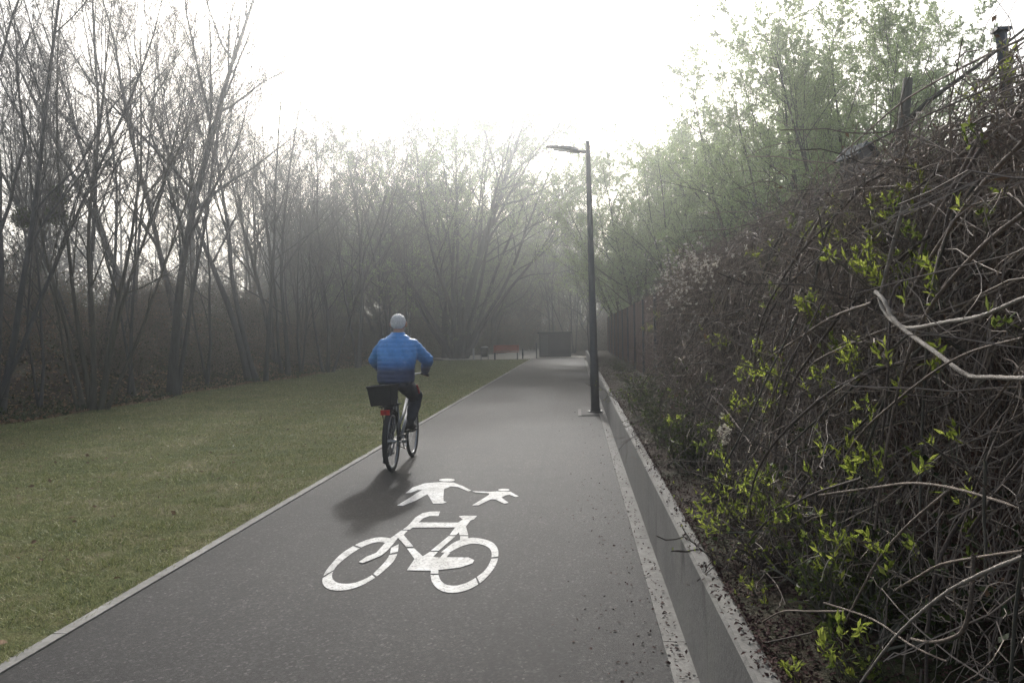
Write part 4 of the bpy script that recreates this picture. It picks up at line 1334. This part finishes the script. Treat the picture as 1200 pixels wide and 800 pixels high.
ck.tube([(.075, BB[1], BB[2]), (.08, PR_[1], PR_[2])], .01, 8); ck.tube([(-.075, BB[1], BB[2]), (-.08, PLf[1], PLf[2])], .01, 8)
ck.tube([(-.075, BB[1], BB[2]), (.075, BB[1], BB[2])], .022, 12)
ck.build('crankset', M['chrome'], bk)
for p in (PR_, PLf):
    mb = MB(); mb.box(p, (.09, .085, .022)); mb.build('pedal', M['black'], bk)
mb = MB(); mb.tube([(.05, BB[1], BB[2] + .088), (.05, RA[1], RA[2] + .04)], .005, 6); mb.tube([(.05, BB[1], BB[2] - .088), (.05, RA[1], RA[2] - .04)], .005, 6)
mb.build('chain', M['black'], bk)
mb = MB(); mb.tube([(-.06, -.30, .30), (-.11, -.45, .10)], .008, 8); mb.build('kickstand', M['black'], bk)


# ------------------------------------------------------------------ the cyclist
def remesh(mb, name, mat, voxel, parent=None, disp=None, smooth_it=6, fac=.5):
    tmp = bpy.data.objects.new('tmp', mb.mesh('tmp')); COL.objects.link(tmp)
    md = tmp.modifiers.new('r', 'REMESH'); md.mode = 'VOXEL'; md.voxel_size = voxel
    sm = tmp.modifiers.new('s', 'SMOOTH'); sm.iterations = smooth_it; sm.factor = fac
    dg = bpy.context.evaluated_depsgraph_get(); dg.update()
    me = bpy.data.meshes.new_from_object(tmp.evaluated_get(dg))
    bpy.data.objects.remove(tmp)
    me.name = name
    me.materials.clear(); me.materials.append(mat)
    n = len(me.vertices)
    me.polygons.foreach_set('use_smooth', np.ones(len(me.polygons), bool))
    if disp:
        co = np.empty(n * 3, np.float32); no = np.empty(n * 3, np.float32)
        me.vertices.foreach_get('co', co)
        me.vertex_normals.foreach_get('vector', no)
        co = co.reshape(-1, 3); no = no.reshape(-1, 3)
        co += no * disp(co)[:, None]
        me.vertices.foreach_set('co', co.ravel()); me.update()
    o = bpy.data.objects.new(name, me); COL.objects.link(o)
    if parent: o.parent = parent
    return o


def limb(mb, P, r, k=14):
    """rounded, tapering limb through joints"""
    P = [np.array(p, float) for p in P]
    pts, rad = [], []
    a = nrm((P[1] - P[0])[None])[0]; b = nrm((P[-1] - P[-2])[None])[0]
    for c in (1.0, .9, .6, .25): pts.append(P[0] - a * r[0] * c); rad.append(max(r[0] * math.sqrt(max(0, 1 - c * c)), .001))
    n = 6
    for i_ in range(len(P) - 1):
        for q in range(n):
            t_ = q / n
            pts.append(P[i_] * (1 - t_) + P[i_ + 1] * t_); rad.append(r[i_] * (1 - t_) + r[i_ + 1] * t_)
    pts.append(P[-1]); rad.append(r[-1])
    for c in (.25, .6, .9, 1.0): pts.append(P[-1] + b * r[-1] * c); rad.append(max(r[-1] * math.sqrt(max(0, 1 - c * c)), .001))
    mb.tube(pts, rad, k)


HIP = {1: (.095, -.21, .985), -1: (-.095, -.21, .985)}
KNEE = {1: (.155, .20, .80), -1: (-.125, .10, .60)}
ANK = {1: (.125, .00, .535), -1: (-.12, -.19, .275)}
SHO = {1: (.195, -.05, 1.475), -1: (-.195, -.05, 1.475)}
ELB = {1: (.325, .06, 1.25), -1: (-.315, .06, 1.25)}
WRI = {1: (.265, .235, 1.10), -1: (-.265, .235, 1.10)}
GRIP = {1: (.262, .28, 1.063), -1: (-.262, .28, 1.063)}
body = MB()
body.loft([(0, -.22, .93, .12, .09), (0, -.215, .98, .165, .12), (0, -.19, 1.10, .155, .105), (0, -.15, 1.22, .165, .11), (0, -.10, 1.36, .18, .115), (0, -.075, 1.43, .165, .09), (0, -.06, 1.49, .10, .07)])
limb(body, [(0, -.055, 1.48), (0, -.035, 1.56), (0, -.015, 1.63)], [.07, .058, .056])
# head, face forward (+y), slightly bowed
body.loft([(0, .03, 1.565, .035, .035), (0, .03, 1.585, .055, .062), (0, .015, 1.63, .068, .085), (0, .005, 1.68, .076, .097), (0, 0, 1.72, .077, .099), (0, -.005, 1.76, .068, .088), (0, -.01, 1.785, .045, .06), (0, -.01, 1.797, .015, .02)])
limb(body, [(0, .095, 1.70), (0, .118, 1.665), (0, .112, 1.655)], [.012, .016, .013], 8)      # nose
limb(body, [(-.02, .094, 1.625), (.02, .094, 1.625)], [.009, .009], 8)                          # mouth
limb(body, [(-.03, .085, 1.708), (.03, .085, 1.708)], [.014, .014], 8)                          # brow
for s in (-1, 1):
    body.ball((s * .090, -.008, 1.672), (.02, .026, .037), 10, 8)                               # ear
    limb(body, [tuple(np.array(SHO[s]) + (-.03 * s, -.02, -.055)), ELB[s], WRI[s]], [.050, .042, .028])
    w_ = np.array(WRI[s]); g_ = np.array(GRIP[s])
    palm = g_ + np.array([0, -.012, .026])
    limb(body, [w_, palm], [.027, .030])
    ax = nrm(np.array([[s * .10, -.075, -.021]]))[0]                                            # along the grip, outwards
    for q in range(4):
        kn = g_ + ax * (.031 - .021 * q) + np.array([0, .012, .026])
        ln = (.016, .020, .021, .018)[q]
        limb(body, [palm + ax * (.028 - .019 * q), kn + np.array([0, .008, 0]), kn + np.array([0, .014 + ln * .3, -.020]), kn + np.array([0, .004, -.042]), kn + np.array([0, -.014, -.048])], [.0095, .009, .0085, .008, .007], 8)
    limb(body, [palm - ax * .025, g_ - ax * .045 + np.array([0, .01, .016]), g_ - ax * .043 + np.array([0, .022, -.008])], [.012, .010, .008], 8)   # thumb
    limb(body, [HIP[s], KNEE[s], ANK[s]], [.08, .055, .038])
    limb(body, [ANK[s], tuple(np.array(ANK[s]) + (0, .05, -.06)), tuple(np.array(ANK[s]) + (0, .15, -.08))], [.04, .035, .03])
person = remesh(body, 'person', M['skin'], .0065, None, smooth_it=3)
person.location = (BX, BY, .004)
tag(person, 'grey haired cyclist in a blue quilted jacket riding away up the path', 'person')

jk = MB()
jk.loft([(0, -.205, .99, .20, .16), (0, -.20, 1.02, .215, .17), (0, -.18, 1.12, .222, .165), (0, -.15, 1.24, .232, .165), (0, -.11, 1.36, .238, .165), (0, -.085, 1.43, .232, .145), (0, -.075, 1.48, .19, .125), (0, -.065, 1.525, .135, .105), (0, -.057, 1.55, .095, .09), (0, -.05, 1.578, .082, .082)])
for s in (-1, 1):
    limb(jk, [tuple(np.array(SHO[s]) + (-.03 * s, -.02, -.055)), ELB[s], tuple(np.array(WRI[s]) * .92 + np.array(ELB[s]) * .08)], [.088, .078, .05], 18)


def quilt(co):
    h = np.abs(np.sin((co[:, 2] + .35 * np.abs(co[:, 0]) * 0) * math.pi / .052 + .25 * np.sin(co[:, 0] * 14))) ** .6
    wr = .004 * np.sin(co[:, 0] * 31 + co[:, 2] * 17) * np.sin(co[:, 1] * 27 + co[:, 0] * 11)
    return (h - .6) * (.005 + .002 * np.sin(co[:, 0] * 9 + co[:, 2] * 13)) + wr * 1.4


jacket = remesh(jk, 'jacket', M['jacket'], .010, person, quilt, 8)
tr_ = MB()
tr_.loft([(0, -.225, .915, .13, .12), (0, -.22, .95, .18, .145), (0, -.205, 1.02, .185, .14), (0, -.20, 1.05, .17, .13)])
for s in (-1, 1):
    limb(tr_, [HIP[s], KNEE[s], tuple(np.array(ANK[s]) * .9 + np.array(KNEE[s]) * .1)], [.105, .083, .062], 18)
remesh(tr_, 'trousers', M['trousers'], .011, person, lambda c: .006 * np.sin(c[:, 2] * 38 + c[:, 0] * 20) * np.sin(c[:, 1] * 30), 6)
# shoes
for s in (-1, 1):
    a_ = np.array(ANK[s])
    sh = MB()
    limb(sh, [a_ + (0, -.035, -.045), a_ + (0, -.03, -.065), a_ + (0, .07, -.08), a_ + (0, .165, -.085)], [.044, .046, .046, .036], 14)
    limb(sh, [a_ + (0, -.01, -.01), a_ + (0, .0, -.06)], [.045, .05], 14)
    so = remesh(sh, 'shoe', M['black'], .008, person)
    mb = MB(); mb.box(tuple(a_ + (0, .055, -.122)), (.085, .27, .02)); mb.build('sole', M['black'], so)
# hair: short, thin on the crown
hr = MB()
hr.loft([(0, -.052, 1.622, .040, .03), (0, -.05, 1.638, .064, .052), (0, -.036, 1.66, .085, .08), (0, -.028, 1.69, .090, .092), (0, -.024, 1.725, .089, .095), (0, -.022, 1.758, .076, .086), (0, -.02, 1.782, .052, .062), (0, -.018, 1.797, .02, .026)])
remesh(hr, 'hair', M['hair'], .007, person, lambda c: .0035 * np.sin(c[:, 0] * 230 + 3 * np.sin(c[:, 2] * 60)) * np.sin(c[:, 2] * 70 + c[:, 1] * 60), 4)
mb = MB(); mb.box((.232, -.03, .90), (.012, .035, .10), rz=.2)
limb_p = MB(); limb_p.tube([(.205, -.02, .955), (.222, .0, .90), (.226, .03, .855)], [.012, .018, .012], 8)
limb_p.build('pocket_trim', M['red_cloth'], person)

# ------------------------------------------------------------------ air
mb = MB(); mb.box((0, 0, 11.5), (1240, 1240, 25.0))
hz = mb.build('haze', None)
m, nt, b, out = new_mat('thin_haze')
nt.nodes.remove(b)
pv = nt.nodes.new('ShaderNodeVolumePrincipled')
pv.inputs['Color'].default_value = (.92, .965, 1, 1)
pv.inputs['Density'].default_value = .0052
pv.inputs['Anisotropy'].default_value = .92
L_(nt, pv.outputs[0], out.inputs['Volume'])
hz.data.materials.append(m)
tag(hz, 'thin bright haze', 'haze', kind='stuff')

# ------------------------------------------------------------------ sky, sun, camera
SUN_EL, SUN_AZ = R(28.5), R(-6.5)      # azimuth from +Y towards +X
wd = bpy.data.worlds.new('World'); SC.world = wd; wd.use_nodes = True
nt = wd.node_tree
bg = nt.nodes['Background']
sky = nt.nodes.new('ShaderNodeTexSky')
sky.sky_type = 'NISHITA'; sky.sun_disc = False
sky.sun_elevation = SUN_EL; sky.sun_rotation = SUN_AZ
sky.air_density = 1.0; sky.dust_density = 6.0; sky.ozone_density = 1.0
hs = nt.nodes.new('ShaderNodeHueSaturation'); hs.inputs['Saturation'].default_value = .6
L_(nt, sky.outputs[0], hs.inputs['Color']); L_(nt, hs.outputs[0], bg.inputs['Color'])
bg.inputs['Strength'].default_value = .15
sl = bpy.data.lights.new('sun', 'SUN'); sl.energy = 2.7; sl.angle = R(2.5); sl.color = (1, .985, .96)
so = bpy.data.objects.new('sun', sl); COL.objects.link(so)
sv = Vector((math.sin(SUN_AZ) * math.cos(SUN_EL), math.cos(SUN_AZ) * math.cos(SUN_EL), math.sin(SUN_EL)))
so.rotation_euler = sv.to_track_quat('Z', 'Y').to_euler()
so.location = (0, 0, 30)

cam = bpy.data.cameras.new('camera'); co = bpy.data.objects.new('camera', cam); COL.objects.link(co)
cam.sensor_width = 36; cam.sensor_fit = 'HORIZONTAL'; cam.lens = 36 * F_PX / 1200
cam.clip_start = .05; cam.clip_end = 3000
mw = Matrix.Identity(4)
for k, vct in enumerate((_r, _u, -_f)):
    for q in range(3): mw[q][k] = vct[q]
mw.translation = CAMPOS
co.matrix_world = mw
SC.camera = co

SC.view_settings.view_transform = 'Standard'; SC.view_settings.look = 'None'
SC.view_settings.gamma = 1; SC.view_settings.use_curve_mapping = False
SC.view_settings.exposure = .50
cy = SC.cycles
cy.max_bounces = 6; cy.diffuse_bounces = 3; cy.glossy_bounces = 2; cy.transmission_bounces = 3; cy.volume_bounces = 1; cy.transparent_max_bounces = 4
cy.use_denoising = True
cy.denoiser = 'OPENIMAGEDENOISE'; cy.denoising_input_passes = 'RGB_ALBEDO_NORMAL'; cy.denoising_prefilter = 'NONE'; cy.denoising_quality = 'HIGH'
